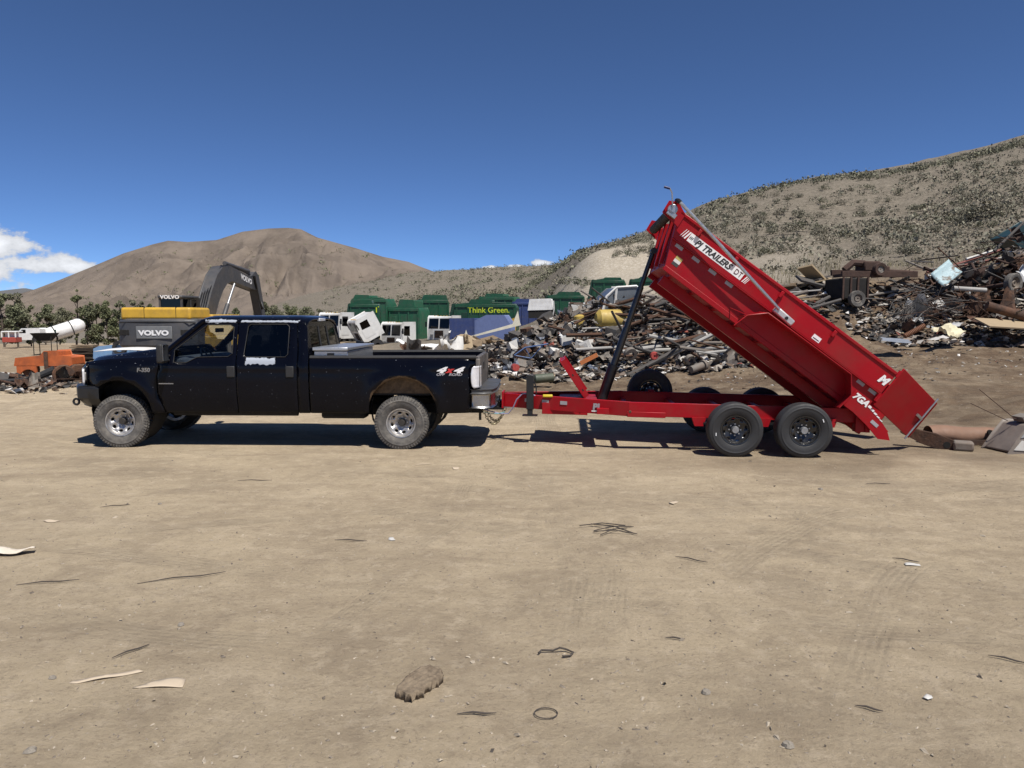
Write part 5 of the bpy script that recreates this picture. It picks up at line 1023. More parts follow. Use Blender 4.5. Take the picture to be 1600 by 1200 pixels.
lump('white_tail_fin', 'long pale pointed panel leaning over the low heap', 'panel', 770, 515, 33, MB().prism([(-1.4, -.45), (-1.32, -.35), (-1.22, .0), (-1.12, -.32), (.9, .25), (1.15, .85), (1.25, .3), (1.3, .2)], -.04, .04), mat('cream_panel', (.60, .57, .46), .6), (0, 0, R(8)))
lump('white_sheet', 'curved white roof panel lying in front of the cabs', 'panel', 660, 543, 46, sheet_mesh(3, 8, 6, .12, .9), WHITE, (.1, .1, .3)).scale = (3.2, 1.6, 1.1)
for i, (px, py, Y, r, lab) in enumerate(((985, 553, 21.8, .2, 'rusty gear ring low on the pipe heap, left one'), (1078, 562, 21.5, .15, 'rusty gear ring low on the pipe heap, right one'))):
    lump('gear_ring', lab, 'gear', px, py, Y, MB().lathe([(r*.5, -.07), (r, -.07), (r, .07), (r*.5, .07)], axis='Y', n=18, closed=True), GREYB, (.4, 0, .3))
lump('pipe_flange', 'short thick flanged pipe below the right gear ring', 'pipe', 1090, 574, 21, MB().tube([(-.25, 0, 0), (.25, 0, 0)], .11, 14).tube([(.2, 0, 0), (.27, 0, 0)], .16, 14), GREYB, (0, R(-15), R(25)))
_s = bpy.data.objects['pickup_shell']; _s.location = at(941, 488, min(34, on(950, 484).y-.1))
# overturned truck frame on the right heap
DRUST = mat('dark_rust', (.055, .030, .022), .9, var=.35, scale=5, bump=.4, bscale=25)
c0 = at(1312, 468, 24.5); o = thing('overturned_chassis', 'dark rusty truck chassis with two wheels, overturned on the right heap', 'chassis', c0, R(6))
MB().bx(.0, 2.7, -.1, .0, .75, .95).build('frame_rail', DRUST, o, bevel=.01); MB().bx(.2, 2.8, .9, 1.0, .85, 1.05).build('frame_rail', DRUST, o, bevel=.01)
for x in (.3, 1.0, 1.7, 2.4): MB().bx(x-.05, x+.05, -.02, .92, .78, .88).build('cross_member', DRUST, o)
MB().bx(.0, .9, -.2, 1.0, .0, .72).build('cab_remnant', mat('black_hole', (.012, .010, .009), .9), o, bevel=.05)
for x in (-.02, .25, .5, .85): MB().bx(x-.03, x+.03, -.24, -.201, .0, .74).build('panel_strut', DRUST, o)
for (x, y, z, r) in ((.42, -.3, .02, .27), (1.25, -.2, 1.0, .22)):
    w_ = MB().lathe([(r*.55, -.09), (r*.95, -.1), (r, -.05), (r, .05), (r*.95, .1), (r*.55, .09)], (x, y, z), 'Y', 22).build('wheel', DUSTY_RUBBER if z < .5 else DRUST, o); MB().lathe([(.02, -.05), (.09, -.06), (r*.4, -.03), (r*.56, -.07)], (x, y, z), 'Y', 18).build('rim', GREYB, w_)
MB().bx(.9, 1.5, .1, .7, .95, 1.3).bx(1.55, 1.9, .2, .6, .9, 1.15).build('gearbox', DRUST, o, bevel=.05); MB().tube([(.3, .3, 1.0), (.6, .3, 1.25), (1.0, .3, 1.22)], .12, 8).build('bent_fender', DRUST, o); MB().cyl((1.9, .4, 1.0), (3.0, .4, .95), .05).build('drive_shaft', DRUST, o)
c0 = at(1470, 432, 26); o = thing('rusty_trailer_frame', 'dark red slatted trailer frame lying on top of the right heap', 'trailer frame', c0, R(4)); FRED = mat('faded_red_frame', (.15, .035, .025), .7, var=.25)
MB().tube([(0, 0, .25), (2.2, 0, .95)], .05, 6).build('red_beam', FRED, o); MB().tube([(.0, .8, .2), (3.2, .8, .8)], .05, 6).build('red_beam', FRED, o); MB().tube([(.9, -.02, .62), (1.9, -.02, .92)], .045, 6).build('white_beam', WHITESC, o)
for k in range(7): MB().tube([(1.7+.25*k, -.1, 1.0-.06*k), (1.3+.25*k, 1.0, .15)], .035, 6).build('slat', DRUST, o)
MB().prism([(.9, -.6), (.8, .3), (1.7, .5), (1.8, -.5)], .1, .14).build('rust_plate', RUST, o); MB().prism([(1.7, -.7), (1.75, .35), (3.2, .5), (3.3, -.5)], .6, .64).build('dark_plate', mat('black_hole', (.012, .01, .009), .9), o)
lump('pale_blue_hood', 'pale blue chipped car hood standing in the right heap', 'car part', 1481, 428, 24, MB().grid(lambda u, v: ((u-.5)*.85, .06*math.sin(v*3), (v-.5)*.6 + .12*u), 8, 6), mat('chipped_pale_blue', (.30, .42, .45), .6, var=.15, col2=(.12, .10, .08), mix=.58, sharp=.05, scale=9), (R(-35), R(-28), R(10)), solid=.02)
lump('grey_pipe', 'straight pale grey pipe lying across the right heap', 'pipe', 1515, 452, 23.5, pipe_mesh(12, 0, 0, .075), PALE, (0, R(4), R(-6)))
lump('rust_culvert', 'large rust brown pipe lying at the right edge of the photo', 'pipe', 1592, 488, 22, MB().tube([(-.9, 0, .2), (1.1, 0, -.42)], .14, 14), RUST, (0, 0, R(-10)))
lump('ribbed_hose', 'rust brown ribbed hose at the foot of the right heap', 'hose', 1432, 518, 21.5, MB().tube([(-.35+.02*k, 0, -.14+.011*k) for k in range(30)], [.07+.012*(k % 2) for k in range(30)], 10), mat('ribbed_rust', (.16, .07, .035), .8))
lump('flat_plate', 'large tan flat steel plate at the right edge below the heap', 'plate', 1570, 506, 21.5, MB().prism([(-.85, -.5), (-.6, .55), (1.2, .6), (1.3, -.55)], -.02, .02, 'XY'), TANW, (R(14), R(3), R(5)))
lump('foam_heap', 'cream crumpled foam at the foot of the right heap', 'foam', 1480, 519, 21.3, sheet_mesh(11, 10, 7, .5, .2), mat('cream_foam', (.6, .55, .38), .9, var=.15), (.2, 0, .3), solid=.02).scale = (.8, .5, .35)
lump('glass_sheet', 'grey translucent plastic sheet lying below the right heap', 'plastic sheet', 1400, 532, 20.5, sheet_mesh(5, 6, 5, .05, .05), mat('grey_film', (.22, .24, .27), .25), (.25, .1, -.3)).scale = (.75, .5, .3)
c0 = at(1583, 443, 23.5); o = thing('axle_wheel', 'dusty tyre on a steel rim standing at the right edge of the heap', 'wheel', c0, R(20)); MB().lathe(tyre_profile(.33, .19, .2), n=28).build('tyre', DUSTY_RUBBER, o, angle=50); MB().lathe([(.03, -.04), (.08, -.06), (.12, -.02), (.19, -.08)], n=22).build('rim', mat('brown_rim', (.15, .12, .09), .7), o); MB().cyl((0, .05, 0), (.0, 1.0, -.1), .07).build('axle', DRUST, o)
c0 = at(1574, 384, 27); o = thing('green_bin', 'dark green steel bin tilted at the right edge above the heap', 'bin', c0, R(-8)); DT = mat('dark_teal', (.012, .04, .045), .5, var=.2); MB().prism([(0, .35), (1.0, 1.0), (2.2, .2), (1.3, -.7)], 0, 1.2).build('bin_shell', DT, o, bevel=.03)
for t in (.3, .7): MB().tube([(1.0*t, -.03, .35+.65*t), (1.0*t+1.25, -.03, -.70+.9*t)], .035, 6).build('bin_rib', DT, o)
for i, (px, py, lab) in enumerate(((1437, 470, 'tangle of thin dark wire high in the right heap'), (1412, 492, 'fan of grey wire spilling down the right heap'), (1465, 488, 'rusty wire tangle in the middle of the right heap'), (1505, 478, 'loose wire coils right of the wire tangle'))):
    q = random.Random(i+50); mb = MB()
    for k in range(34):
        a = Vector((q.gauss(0, .5), q.gauss(0, .35), q.gauss(0, .22))); d = Vector((q.gauss(0, .5), q.gauss(0, .3), q.gauss(0, .25))) if i != 1 else Vector((-.5+q.gauss(0, .12), -.3, -.42+q.gauss(0, .1)))
        if i == 1: a = Vector((.3+q.gauss(0, .1), .1, .28+q.gauss(0, .06)))
        mb.tube([a, a+d*.5+Vector((q.gauss(0, .1), 0, q.gauss(0, .1))), a+d], .009, 4, False)
    o = lump('wire_tangle', lab, 'wire', px, py, 23.2, mb, DSTEEL if i < 2 else RUST); o['kind'] = 'stuff'
# crumpled pieces beside the trailer
p = on(1505, 694); o = thing('rusted_tank', 'long rust brown crushed steel tank lying right of the trailer gate', 'tank', p, R(-4))
MB().grid(lambda u, v: (-.55+1.12*u, (.17+.03*math.sin(7*u))*math.cos(2*math.pi*v), .15 + (.14 - .05*max(0, u-.55)*2)*math.sin(2*math.pi*v) + .015*math.sin(9*u)), 16, 18).build('tank_shell', mat('brown_tank', (.20, .115, .075), .75, var=.25, scale=3, bump=.3, bscale=9), o); MB().bx(-.45, .55, -.19, -.165, .02, .10).build('lower_flange', RUST, o); MB().lathe([(.001, -.02), (.04, -.02), (.04, .02)], (.30, -.17, .22), 'Y', 12).build('port_hole', DARK, o); MB().bx(.5, 1.0, -.15, .15, .04, .2).build('end_piece', RUST, o, bevel=.03)
p = on(1455, 700); o = thing('rusty_bracket', 'rusty angled steel bracket with a round hole below the trailer gate', 'bracket', p, R(-25)); MB().prism([(-.42, .22), (-.38, .30), (.05, .22), (.32, .12), (.32, .0), (.15, -.01), (-.1, .06)], -.05, .05).build('bracket_plate', RUST, o, bevel=.01); MB().lathe([(.001, 0), (.05, 0)], (.2, -.053, .07), 'Y', 14).build('hole', DARK, o); MB().bx(.28, .55, -.12, .10, .0, .14).build('block', GREYB, o, bevel=.03)
p = on(1590, 704); o = thing('crushed_housing', 'crushed grey and white sheet metal housing at the right edge of the yard', 'scrap metal', p, R(8))
MB().prism([(-.36, .02), (-.22, .22), (-.05, .42), (.4, .46), (.55, .2), (.5, .0), (-.1, -.02)], -.25, .25).build('housing', mat('grey_housing', (.20, .17, .145), .6, var=.25, grime=(.1, .07, .05), grime_amt=.6), o, bevel=.03); MB().prism([(-.2, .24), (-.06, .40), (.35, .44), (.3, .30)], -.262, -.252).build('bright_facet', SHINY, o); MB().prism([(-.30, .06), (-.18, .20), (.0, .16), (-.08, .04)], -.262, -.252).build('pale_facet', WHITESC, o); MB().prism([(.0, .44), (-.05, .52), (.1, .56), (.4, .47)], -.1, .1).build('torn_flap', GREYB, o)
for a, b in (((-.1, 0, .5), (-.62, .1, .93)), ((-.2, 0, .46), (-.75, .1, .72)), ((-.15, 0, .5), (.1, 0, .46))): MB().tube([a, b], .006, 5).build('wire', DRUST, o)
p = on(1580, 704); o = tag(sheet_mesh(21, 8, 6, .5, .2).build('crumpled_paper', WHITE, None), 'small crumpled white paper at the right edge of the yard', 'paper'); o.location = p+Vector((-.05, -.15, .03)); o.scale = (.2, .15, .14)
# countless small bits strewn over and below the heaps
LITTER = bpy.data.materials.new('mixed_litter'); LITTER.use_nodes = True; t = LITTER.node_tree; g_ = t.nodes.new('ShaderNodeNewGeometry'); cr = t.nodes.new('ShaderNodeValToRGB'); cr.color_ramp.interpolation = 'CONSTANT'
els = [(0, (.03, .028, .026)), (.22, (.10, .065, .04)), (.42, (.17, .13, .10)), (.56, (.26, .23, .19)), (.68, (.05, .04, .035)), (.84, (.38, .36, .33)), (.925, (.60, .58, .55)), (.965, (.05, .06, .08)), (.98, (.22, .06, .04)), (.988, (.35, .28, .18))]
while len(cr.color_ramp.elements) < len(els): cr.color_ramp.elements.new(.5)
for e_, (pos, c_) in zip(cr.color_ramp.elements, els): e_.position = pos; e_.color = (*c_, 1)
t.links.new(g_.outputs['Random Per Island'], cr.inputs[0]); t.links.new(cr.outputs[0], t.nodes['Principled BSDF'].inputs['Base Color']); t.nodes['Principled BSDF'].inputs['Roughness'].default_value = .7
def chips(name, pts, smin, smax, m, label, cat='debris', seed=1, flat=.4, big=0):
    q = np.random.default_rng(seed); n = len(pts); base = np.array([(-1, -.6, 0), (1, -.7, .1), (.8, .6, 0), (-.9, .7, .15), (-.3, -.2, .8), (.5, .2, .7)], float)
    fc = np.array([(0, 1, 5), (0, 5, 4), (1, 2, 5), (2, 3, 4), (2, 4, 5), (3, 0, 4), (0, 3, 2), (0, 2, 1)])
    sc = q.uniform(smin, smax, (n, 1, 1))*np.stack([q.uniform(.4, 1.6, n), q.uniform(.4, 1, n), q.uniform(flat*.4, flat*1.6, n)], -1)[:, None, :]
    V = base[None]*sc + q.normal(0, .15, (n, 6, 3))*sc; a = q.uniform(0, 2*np.pi, n); b = q.normal(0, .35, n)
    ca, sa, cb, sb = np.cos(a)[:, None], np.sin(a)[:, None], np.cos(b)[:, None], np.sin(b)[:, None]
    x, y, z = V[..., 0], V[..., 1], V[..., 2]; x, z = x*cb - z*sb, x*sb + z*cb; x, y = x*ca - y*sa, x*sa + y*ca
    V = np.stack([x, y, z], -1) + np.asarray(pts)[:, None, :]; F = (fc[None] + 6*np.arange(n)[:, None, None]).reshape(-1, 3)
    me = bpy.data.meshes.new(name); me.from_pydata(V.reshape(-1, 3).tolist(), [], F.tolist()); o = link_mesh(name, me, m); return tag(o, label, cat, kind='stuff')
def pts_in(n, areas, seed, off=.0):
    q = np.random.default_rng(seed); out = []
    for (cx, cy, rx, ry, w) in areas:
        k = int(n*w); a = q.uniform(0, 2*np.pi, k); r = np.sqrt(q.random(k)); x = cx+rx*r*np.cos(a); y = cy+ry*r*np.sin(a); out.append(np.stack([x, y, T(x, y)+off], -1))
    return np.concatenate(out)
chips('heap_litter', pts_in(14000, [(2, 25, 4.2, 3.8, .32), (6.5, 24, 4, 3, .2), (15.5, 23.8, 4.5, 2.6, .2), (19, 23, 3, 2, .08), (-1, 31, 4, 3, .08), (10, 27, 3, 3, .06), (-15, 39, 6, 3.5, .06), (-14.6, 23, 2.4, 3.2, .08)], 3, .02), .05, .20, LITTER, 'small bits of metal and plastic strewn over the scrap heaps', seed=5, flat=.6)
chips('slope_litter', pts_in(2600, [(4, 21, 8, 3.5, .3), (13, 20, 7, 3.5, .35), (-3, 27, 6, 5, .1), (11, 31, 4, 5, .1), (-15, 25, 6, 7, .15)], 4, .0), .02, .06, LITTER, 'pale bits of litter scattered on the dirt before the heaps', seed=6, flat=.4)
# ------------------------------------------------------------------ trees, shrubs, grass
LEAFS = [mat('leaf_%d' % i, c, .8, var=.25, scale=.6, island=.45, spec=.2) for i, c in enumerate(((.135, .148, .078), (.15, .16, .095), (.17, .17, .11)))]
SAGE = [mat('sage_%d' % i, c, .9, var=.2, scale=.8, island=.4, spec=.1) for i, c in enumerate(((.19, .182, .138), (.158, .157, .11), (.225, .205, .158)))]
BARK = mat('bark', (.09, .07, .055), .9, var=.3, scale=4)
def leaf_cloud(q, n, clumps, size):
    c = np.array([k[:3] for k in clumps]); r = np.array([k[3] for k in clumps]); i = q.integers(0, len(c), n)
    d = q.normal(0, 1, (n, 3)); d /= np.linalg.norm(d, axis=1)[:, None]; p = c[i] + d*(r[i]*q.uniform(.35, 1, n)**.6)[:, None]
    u = q.normal(0, 1, (n, 3)); u /= np.linalg.norm(u, axis=1)[:, None]; w = np.cross(u, q.normal(0, 1, (n, 3))); w /= np.linalg.norm(w, axis=1)[:, None]
    s = (size*q.uniform(.5, 1.4, n))[:, None]; V = np.stack([p-u*s, p+w*s*.55, p+u*s, p-w*s*.55], 1).reshape(-1, 3); F = np.arange(4*n).reshape(-1, 4)
    return V, F
def np_mesh(name, V, F, m):
    me = bpy.data.meshes.new(name); me.from_pydata(V.tolist(), [], F.tolist()); me.materials.append(m); return me
def tree(label, px, pyb, pyt, Y, wid, seed, dens=1.0, m=None, grp='trees along the left of the yard'):
    q = np.random.default_rng(seed); b = at(px, pyb, Y); tz = zpy(pyt, Y); g0 = Tz(b.x, b.y); b.z = min(b.z, g0) if b.z < g0 + 3 else g0; h = tz-b.z
    o = thing('tree', label, 'tree', b, 0, grp); rn = random.Random(seed); cl = []
    mb = MB(); lean = rn.uniform(-.08, .08)*h; tp = [(0, 0, -.2), (lean*.3, 0, h*.3), (lean*.7, .1, h*.6), (lean, 0, h*.95)]; mb.tube(tp, [h*.018, h*.015, h*.010, h*.003], 7)
    for k in range(22):
        t = rn.uniform(.04, .92); a = rn.uniform(0, 6.28); L = wid*(1.0-.55*abs(t-.35)/.6)*rn.uniform(.35, .95); s = Vector((lean*t, 0, h*t*.85)); e = s + Vector((math.cos(a)*L, math.sin(a)*L, h*.12*rn.uniform(.3, 1.4)))
        mb.tube([s, (s+e)/2+Vector((0, 0, .1)), e], [h*.008, h*.005, h*.002], 5)
        for _ in range(2): cl.append((*(s.lerp(e, rn.uniform(.5, 1.15))), rn.uniform(.14, .36)*wid*.7))
    for k in range(5): cl.append((lean+rn.gauss(0, wid*.15), rn.gauss(0, wid*.15), h*rn.uniform(.72, 1.0), wid*rn.uniform(.1, .24)))
    mb.build('trunk', BARK, o); V, F = leaf_cloud(q, int(7500*dens), cl, .065 + .007*h)
    link_mesh('crown', np_mesh('crown', V, F, m or LEAFS[seed % 3]), None, o); return o
TL = [(6, 520, 452, 66, 1.7, 1.3, 'tall leafy tree at the left edge of the photo'), (27, 520, 462, 70, 1.5, 1.1, 'leafy tree second from the left edge'), (48, 518, 480, 72, 1.2, .8, 'low bushy tree behind the hopper'), (70, 515, 472, 78, 1.2, .7, 'thin tree left of the bare tall one'), (92, 512, 481, 84, 1.6, .9, 'bushy tree behind the white tank'), (118, 508, 452, 80, .8, .25, 'tall nearly bare tree above the white tank'),
      (135, 508, 474, 86, 1.7, 1, 'round tree right of the bare one'), (152, 506, 478, 88, 1.5, 1, 'low round tree in the middle of the left row'), (168, 506, 473, 86, 1.4, 1, 'upright tree just left of the excavator'), (190, 503, 472, 92, 1.5, 1, 'tree rising behind the left end of the excavator'), (212, 503, 470, 92, 1.7, 1, 'tree rising behind the excavator cab'), (235, 503, 476, 96, 1.4, .8, 'small tree right behind the excavator hood'),
      (412, 503, 474, 100, 1.7, 1, 'round bush tree right of the excavator arm'), (432, 503, 476, 102, 1.8, 1, 'bush tree second right of the excavator arm'), (455, 503, 479, 105, 1.9, 1, 'low bush tree above the pickup cab'), (478, 503, 482, 110, 1.6, .9, 'pale low bush above the rear of the pickup cab'), (500, 500, 482, 112, 1.4, .8, 'low bush left of the green refuse bodies'), (368, 500, 479, 104, 1.3, .8, 'small bush under the excavator boom')]
for i, (px, pb, pt, Y, w_, dn, lab) in enumerate(TL): tree(lab, px, pb, pt, Y, w_*1.25, 100+i, dn)
def shrub_mesh(seed, n, m, tall=.75, size=.085):
    q = np.random.default_rng(seed); cl = [(q.normal(0, .35), q.normal(0, .35), tall*q.uniform(.25, .75), q.uniform(.2, .38)) for _ in range(8)]
    V, F = leaf_cloud(q, n, cl, size); V[:, 2] = np.maximum(V[:, 2], -.05); return np_mesh('shrub', V, F, m)
SH = [shrub_mesh(200+i, 520, SAGE[i % 3], size=.055) for i in range(6)]
def shrub(px, py, s, lab, grp, k):
    p = on(px, py); o = bpy.data.objects.new('sagebrush', SH[k % 6]); COL.objects.link(o); o.location = p; o.rotation_euler = (0, 0, k*1.7); o.scale = (s*1.15, s*1.15, s); tag(o, lab, 'shrub', grp)
for k, (px, py, s, lab) in enumerate(((1246, 340, 1.5, 'large dark green sagebrush alone on the middle of the hill'), (1250, 362, 1.9, 'wide dark shrub clump low on the hill above the tipped bed'), (1232, 366, 1.4, 'shrub beside the wide clump low on the hill'), (1366, 366, 2.0, 'round green shrub low on the hill above the right heap'), (1352, 282, 1.5, 'lone dark shrub on the hill skyline'), (1545, 338, 2.1, 'dark shrub clump high at the right side of the hill'), (1518, 345, 1.8, 'shrub left of the clump high at the right'), (905, 452, 1.7, 'large shrub at the foot of the gravel bank'),
        (884, 448, 1.4, 'shrub left of the large one at the gravel bank'), (850, 432, 1.8, 'dark shrub on the low ridge left of the gravel bank'), (838, 446, 1.5, 'shrub on the slope above the blue refuse body'), (1295, 378, 1.3, 'grey shrub at the foot of the hill near the grass'), (1375, 335, 1.1, 'small shrub above the round green one'), (1440, 330, 1.3, 'shrub in the middle right of the hill'), (1180, 345, 1.3, 'shrub right of the tarp arm on the hill'), (1150, 330, 1.1, 'shrub just above the raised bed on the hill'))): shrub(px, py, s, lab, 'sagebrush one can tell apart on the hill', k)
q = random.Random(8)
for k in range(150):
    px = q.uniform(960, 1600); sky_y = np.interp(px, [945, 1000, 1100, 1200, 1300, 1400, 1500, 1600], [388, 375, 330, 305, 287, 274, 250, 223]); py = sky_y + (400-sky_y)*q.random()**1.1 + 2
    shrub(px, py, q.uniform(.55, 1.15), 'grey green sagebrush on the hillside', 'sagebrush scattered over the hillside', k)
def cover(name, n, gen, size, per, m, label, seed, tall=.8):
    q = np.random.default_rng(seed); P = gen(q, n); n = len(P); cen = np.repeat(P, per, 0); s = np.repeat(q.uniform(.6, 1.4, n)*size, per); d = q.normal(0, 1, (n*per, 3))*np.array([.42, .42, .25])
    pos = cen + d*s[:, None] + np.array([0, 0, .38])*s[:, None]*tall; u = q.normal(0, 1, (n*per, 3)); u /= np.linalg.norm(u, axis=1)[:, None]; w = np.cross(u, q.normal(0, 1, (n*per, 3))); w /= np.linalg.norm(w, axis=1)[:, None]; r = (s*.17*q.uniform(.6, 1.3, n*per))[:, None]
    V = np.stack([pos-u*r, pos+w*r*.7, pos+u*r, pos-w*r*.7], 1).reshape(-1, 3); o = link_mesh(name, np_mesh(name, V, np.arange(len(V)).reshape(-1, 4), m), None); tag(o, label, 'shrubs', kind='stuff')
def hill_pts(a0, a1, d0, d1, pw=1.0):
    def g(q, n):
        a = q.uniform(a0, a1, n); d = d0*(d1/d0)**(q.random(n)**pw); x = a*d; z = T(x, d); k = fbm(x*.05, d*.05, 3, 44) + q.normal(0, .2, n) > -.12; k &= ~((a > .055) & (a < .20) & (d > 52) & (d < 90)); return np.stack([x, d, z], -1)[k]
    return g
cover('hill_scrub', 4200, hill_pts(.09, .85, 50, 200, .8), .75, 22, SAGE[0], 'low grey green scrub covering the hillside', 1)
cover('hill_scrub', 2600, hill_pts(.2, .85, 42, 130), .5, 16, SAGE[2], 'pale dry brush between the shrubs on the hillside', 2)
cover('ridge_scrub', 2600, hill_pts(-.26, .10, 85, 330), 1.0, 16, SAGE[1], 'dark scrub on the low ridge behind the refuse trucks', 3)
cover('skyline_scrub', 500, lambda q, n: (lambda a, d: np.stack([a*d, d, T(a*d, d)], -1))(q.uniform(.12, .8, n), q.uniform(112, 126, n)), .95, 14, SAGE[1], 'bushes along the skyline of the hill', 4)
cover('juniper_dots', 260, lambda q, n: (lambda a, d: np.stack([a*d, d, np.full(n, -500.)], -1))(q.uniform(-.6, -.1, n), q.uniform(1800, 2900, n)), 11, 14, LEAFS[0], 'scattered dark junipers on the far mountain', 5)
_m = bpy.data.objects['juniper_dots']; _mt = bpy.data.objects['mountain']
from mathutils.bvhtree import BVHTree
_bv = BVHTree.FromPolygons([v.co for v in _mt.data.vertices], [p.vertices for p in _mt.data.polygons]); _V = np.empty(len(_m.data.vertices)*3, np.float32); _m.data.vertices.foreach_get('co', _V); _V = _V.reshape(-1, 4*14, 3)
for blk in _V:
    hit = _bv.ray_cast(Vector((float(blk[:, 0].mean()), float(blk[:, 1].mean()), 2000)), Vector((0, 0, -1))); blk[:, 2] += 500 + (hit[0].z if hit[0] else -900)
_m.data.vertices.foreach_set('co', _V.ravel()); _m.data.update()
# dry grass behind the right heap
def grass(name, n, gen, hgt, m, label, seed):
    q = np.random.default_rng(seed); P = gen(q, n); n = len(P); a = q.uniform(0, 6.28, n); h = hgt*q.uniform(.5, 1.3, n); dx, dy = np.cos(a)*.02, np.sin(a)*.02; l = q.normal(0, .25, (n, 2))*h[:, None]
    V = np.stack([P + np.stack([-dx, -dy, -.02+0*a], -1), P + np.stack([dx, dy, -.02+0*a], -1), P + np.stack([l[:, 0], l[:, 1], h], -1)], 1).reshape(-1, 3); o = link_mesh(name, np_mesh(name, V, np.arange(len(V)).reshape(-1, 3), m), None); tag(o, label, 'grass', kind='stuff')
STRAW = mat('dry_grass', (.20, .175, .10), .9, var=.2, island=.4)
grass('dry_grass', 15000, hill_pts(.40, .85, 33, 46), .6, STRAW, 'tall dry grass behind the rusty heap', 1); grass('dry_grass', 5000, hill_pts(.2, .45, 42, 60), .5, STRAW, 'dry grass above the dirt bank in the middle', 2)
# ------------------------------------------------------------------ litter on the yard
CARD = mat('cardboard', (.46, .38, .28), .85, var=.12); STICK = mat('stick', (.06, .05, .042), .9, var=.3); STONE = mat('stone', (.22, .195, .16), .85, var=.25, bump=.3, bscale=20)
def lay(name, lab, cat, px, py, mb, m, rz=0, scale=1, dz=.004, grp=None, **k):
    o = tag(mb.build(name, m, None, **k), lab, cat, grp); o.location = on(px, py) + Vector((0, 0, dz)); o.rotation_euler = (0, 0, rz); o.scale = (scale,)*3; return o
def ragged(pts, t=.006, seed=0, wav=.005):
    q = random.Random(seed); mb = MB(); mb.panel(pts, (), lambda a, b: (a, b, wav*(1+math.sin(a*23+seed)*math.cos(b*19))), .03); return mb
_o = [(-.17, -.06), (-.175, -.02), (-.165, .01), (-.17, .05), (-.13, .075), (-.08, .08), (-.02, .095), (.06, .09), (.12, .085), (.15, .06), (.175, .055), (.165, .02), (.18, -.01), (.165, -.04), (.13, -.06), (.12, -.085), (.05, -.09), (-.02, -.075), (-.09, -.085), (-.13, -.065)]
_w = MB().panel(_o, (), lambda a, b: (a, b, .048 + .0018*math.sin(b*150 + 3*math.sin(a*14)) + .0012*math.sin(b*320+a*9) + .004*math.sin(a*11)*b*8), .010)
lay('wood_chunk', 'thick weathered wood chunk lying in the near dust', 'wood', 657, 1074, _w, mat('split_wood', (.20, .155, .105), .9, var=.3, scale=26, bump=.4, bscale=70, col2=(.12, .09, .06), mix=.55, sharp=.1), R(62), .92, solid=.05)
lay('cardboard_piece', 'flat torn tan cardboard, the larger of two on the left', 'cardboard', 250, 1070, ragged([(-.13, -.04), (.14, -.035), (.12, .05), (.06, .07), (-.06, .02)], seed=1), CARD, 0, solid=.004)
lay('cardboard_piece', 'long narrow torn cardboard strip left of the larger one', 'cardboard', 163, 1062, ragged([(-.17, -.05), (-.12, -.05), (.05, .02), (.18, .08), (.14, .1), (-.02, .03), (-.16, -.02)], seed=2), CARD, 0, solid=.004)
lay('paper_scrap', 'pale crumpled paper at the left edge of the yard', 'paper', 10, 866, ragged([(-.2, -.06), (.1, -.08), (.24, .0), (.2, .08), (-.05, .05), (-.2, .08)], seed=3, wav=.03), mat('old_paper', (.58, .52, .43), .85), 0, solid=.003)
rn = random.Random(3)
for i in range(6): lay('twig', 'dark twig in the small bundle right of the image middle', 'twig', 960+rn.gauss(0, 14), 830+rn.gauss(0, 4), MB().tube([(-.2, 0, .015), (0, .02, .03), (.2, .0, .012)], .005, 5), STICK, rn.uniform(-.7, .7), rn.uniform(.6, 1.3), grp='twigs in the bundle')
lay('strap', 'black bent rubber strap in the near dust right of the wood chunk', 'strap', 870, 1024, MB().tube([(-.11, 0, .01), (-.09, .03, .015), (-.02, .035, .01), (.02, .03, .03), (.06, .04, .015), (.10, .01, .01), (.08, -.03, .01), (.03, -.04, .01)], .006, 5), STICK, 0)
lay('wire_loop', 'small thin wire loop lying in the dust at the bottom', 'wire', 853, 1117, MB().tube([(.05*math.cos(a)*1.2, .05*math.sin(a), .006) for a in np.linspace(0, 6.2, 16)], .003, 5), STICK)
for i, (px, py, s, lab) in enumerate(((1231, 1166, .035, 'rounded grey stone at the bottom right'), (1103, 1083, .035, 'dark angular stone right of the strap'), (283, 977, .03, 'pale broken stone left of the image middle'), (82, 1060, .025, 'small dark stone at the lower left'), (48, 1174, .035, 'dark clod at the bottom left corner'), (250, 788, .03, 'dark stone in the left middle of the yard'), (1282, 765, .035, 'dark stone in front of the trailer wheels'))):
    q_ = random.Random(i); mb = MB().lathe([(.001, -.6), (.7, -.5), (1.1, 0), (.8, .5), (.001, .65)], axis='Z', n=9); mb.v = [(a*q_.uniform(.8, 1.2), b*q_.uniform(.7, 1.1), c*q_.uniform(.8, 1.2)) for a, b, c in mb.v]; lay('stone', lab, 'stone', px, py, mb, STONE, i, s*.75, dz=s*.1)
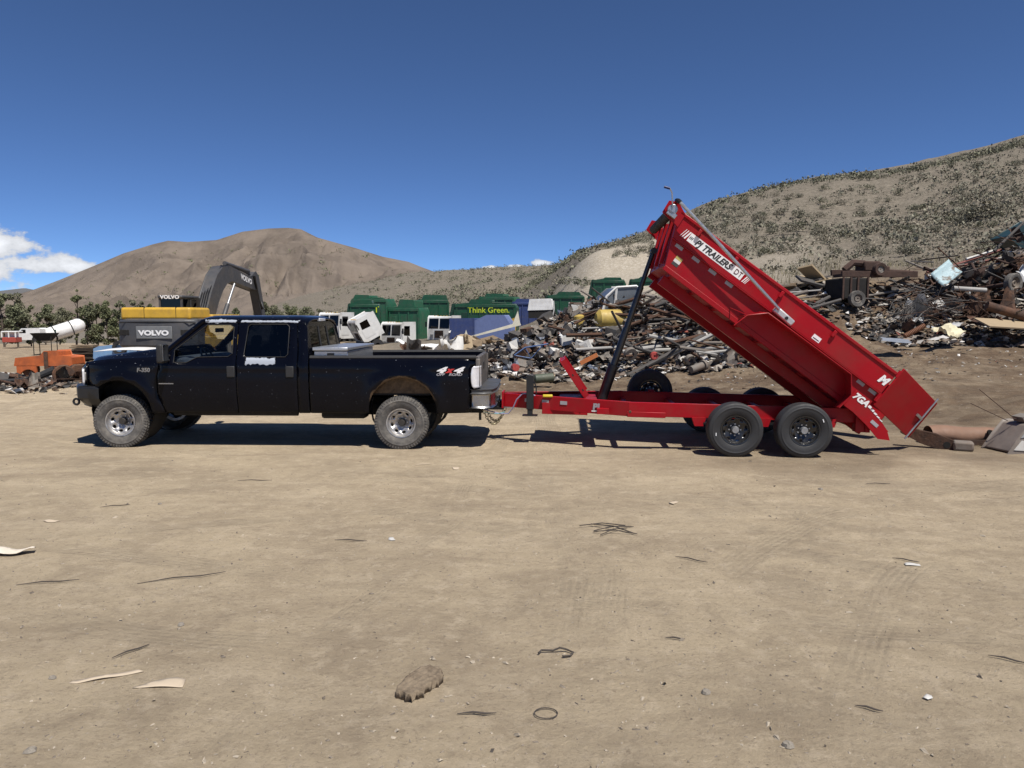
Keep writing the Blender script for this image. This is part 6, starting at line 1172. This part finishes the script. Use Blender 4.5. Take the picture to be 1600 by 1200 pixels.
for i, (px, py, L, a, lab) in enumerate(((398, 752, .42, 0, 'straight dark stick in front of the pickup door'), (180, 792, .28, .35, 'short stick left of the pickup shadow'), (548, 846, .30, -.1, 'thin curved stick in the middle left of the yard'), (1080, 876, .28, -.6, 'dark pointed sliver right of the twig bundle'), (285, 905, .62, .4, 'long thin wire in the left middle of the yard'), (205, 1020, .22, .9, 'short leaning stick at the lower left'), (75, 912, .42, .25, 'curved thin root at the left'), (660, 727, .3, .5, 'pale stick near the pickup rear wheel'), (1575, 1033, .2, -.6, 'dark sliver at the right edge'), (1372, 757, .3, .0, 'dark rag before the trailer gate'), (1415, 877, .2, -.6, 'bent dark strip with white end at the right'), (745, 1118, .2, 0, 'short stick left of the wire loop'), (1055, 1000, .12, -.2, 'small dark chip in the middle right'), (1358, 1110, .13, -.5, 'small dark sliver at the lower right'))):
    lay('stick', lab, 'stick', px, py, MB().tube([(-.5*L, 0, .006), (-.1*L, .03*L, .012), (.2*L, -.02*L, .01), (.5*L, .02*L, .008)], [.002, .005, .005, .002], 6), STICK if i != 7 else CARD, a)
for i, (px, py, s, lab) in enumerate(((1425, 883, .09, 'white plastic scrap at the right'), (1052, 786, .10, 'white flake in front of the trailer tongue'), (612, 843, .07, 'pale square paper in the middle of the yard'), (80, 815, .10, 'pale torn paper in the left middle'), (1450, 1091, .05, 'pale pebble like flake at the lower right'), (712, 732, .12, 'white shard near the pickup rear bumper'))): lay('paper_scrap', lab, 'paper', px, py, ragged([(-s, -s*.4), (s*.8, -s*.5), (s, s*.2), (0, s*.6), (-s*.8, s*.3)], seed=i+9, wav=.006), CARD if i % 2 else WHITESC, i, .75, solid=.003)
def yard_pts(n, seed):
    q = np.random.default_rng(seed); th = q.uniform(-.75, .75, n); r = 2.6*(16/2.6)**q.random(n); x, y = np.sin(th)*r, np.cos(th)*r; return np.stack([x, y, T(x, y)], -1)
PEB = bpy.data.materials.new('pebbles'); PEB.use_nodes = True; t = PEB.node_tree; g_ = t.nodes.new('ShaderNodeNewGeometry'); cr = t.nodes.new('ShaderNodeValToRGB')
for e_, (pos, c_) in zip((cr.color_ramp.elements[0], cr.color_ramp.elements[1]), ((0, (.13, .108, .085)), (1, (.40, .345, .265)))): e_.position = pos; e_.color = (*c_, 1)
t.links.new(g_.outputs['Random Per Island'], cr.inputs[0]); t.links.new(cr.outputs[0], t.nodes['Principled BSDF'].inputs['Base Color']); t.nodes['Principled BSDF'].inputs['Roughness'].default_value = .9
chips('pebbles', yard_pts(4600, 1), .003, .011, PEB, 'fine pebbles and grit scattered over the yard', 'pebbles', 7, .7)
chips('pebbles', yard_pts(420, 2), .008, .020, PEB, 'larger loose pebbles scattered over the yard', 'pebbles', 8, .7)
chips('wood_chips', yard_pts(200, 3), .005, .014, STICK, 'dark bark chips and twigs scattered over the yard', 'chips', 9, .25)
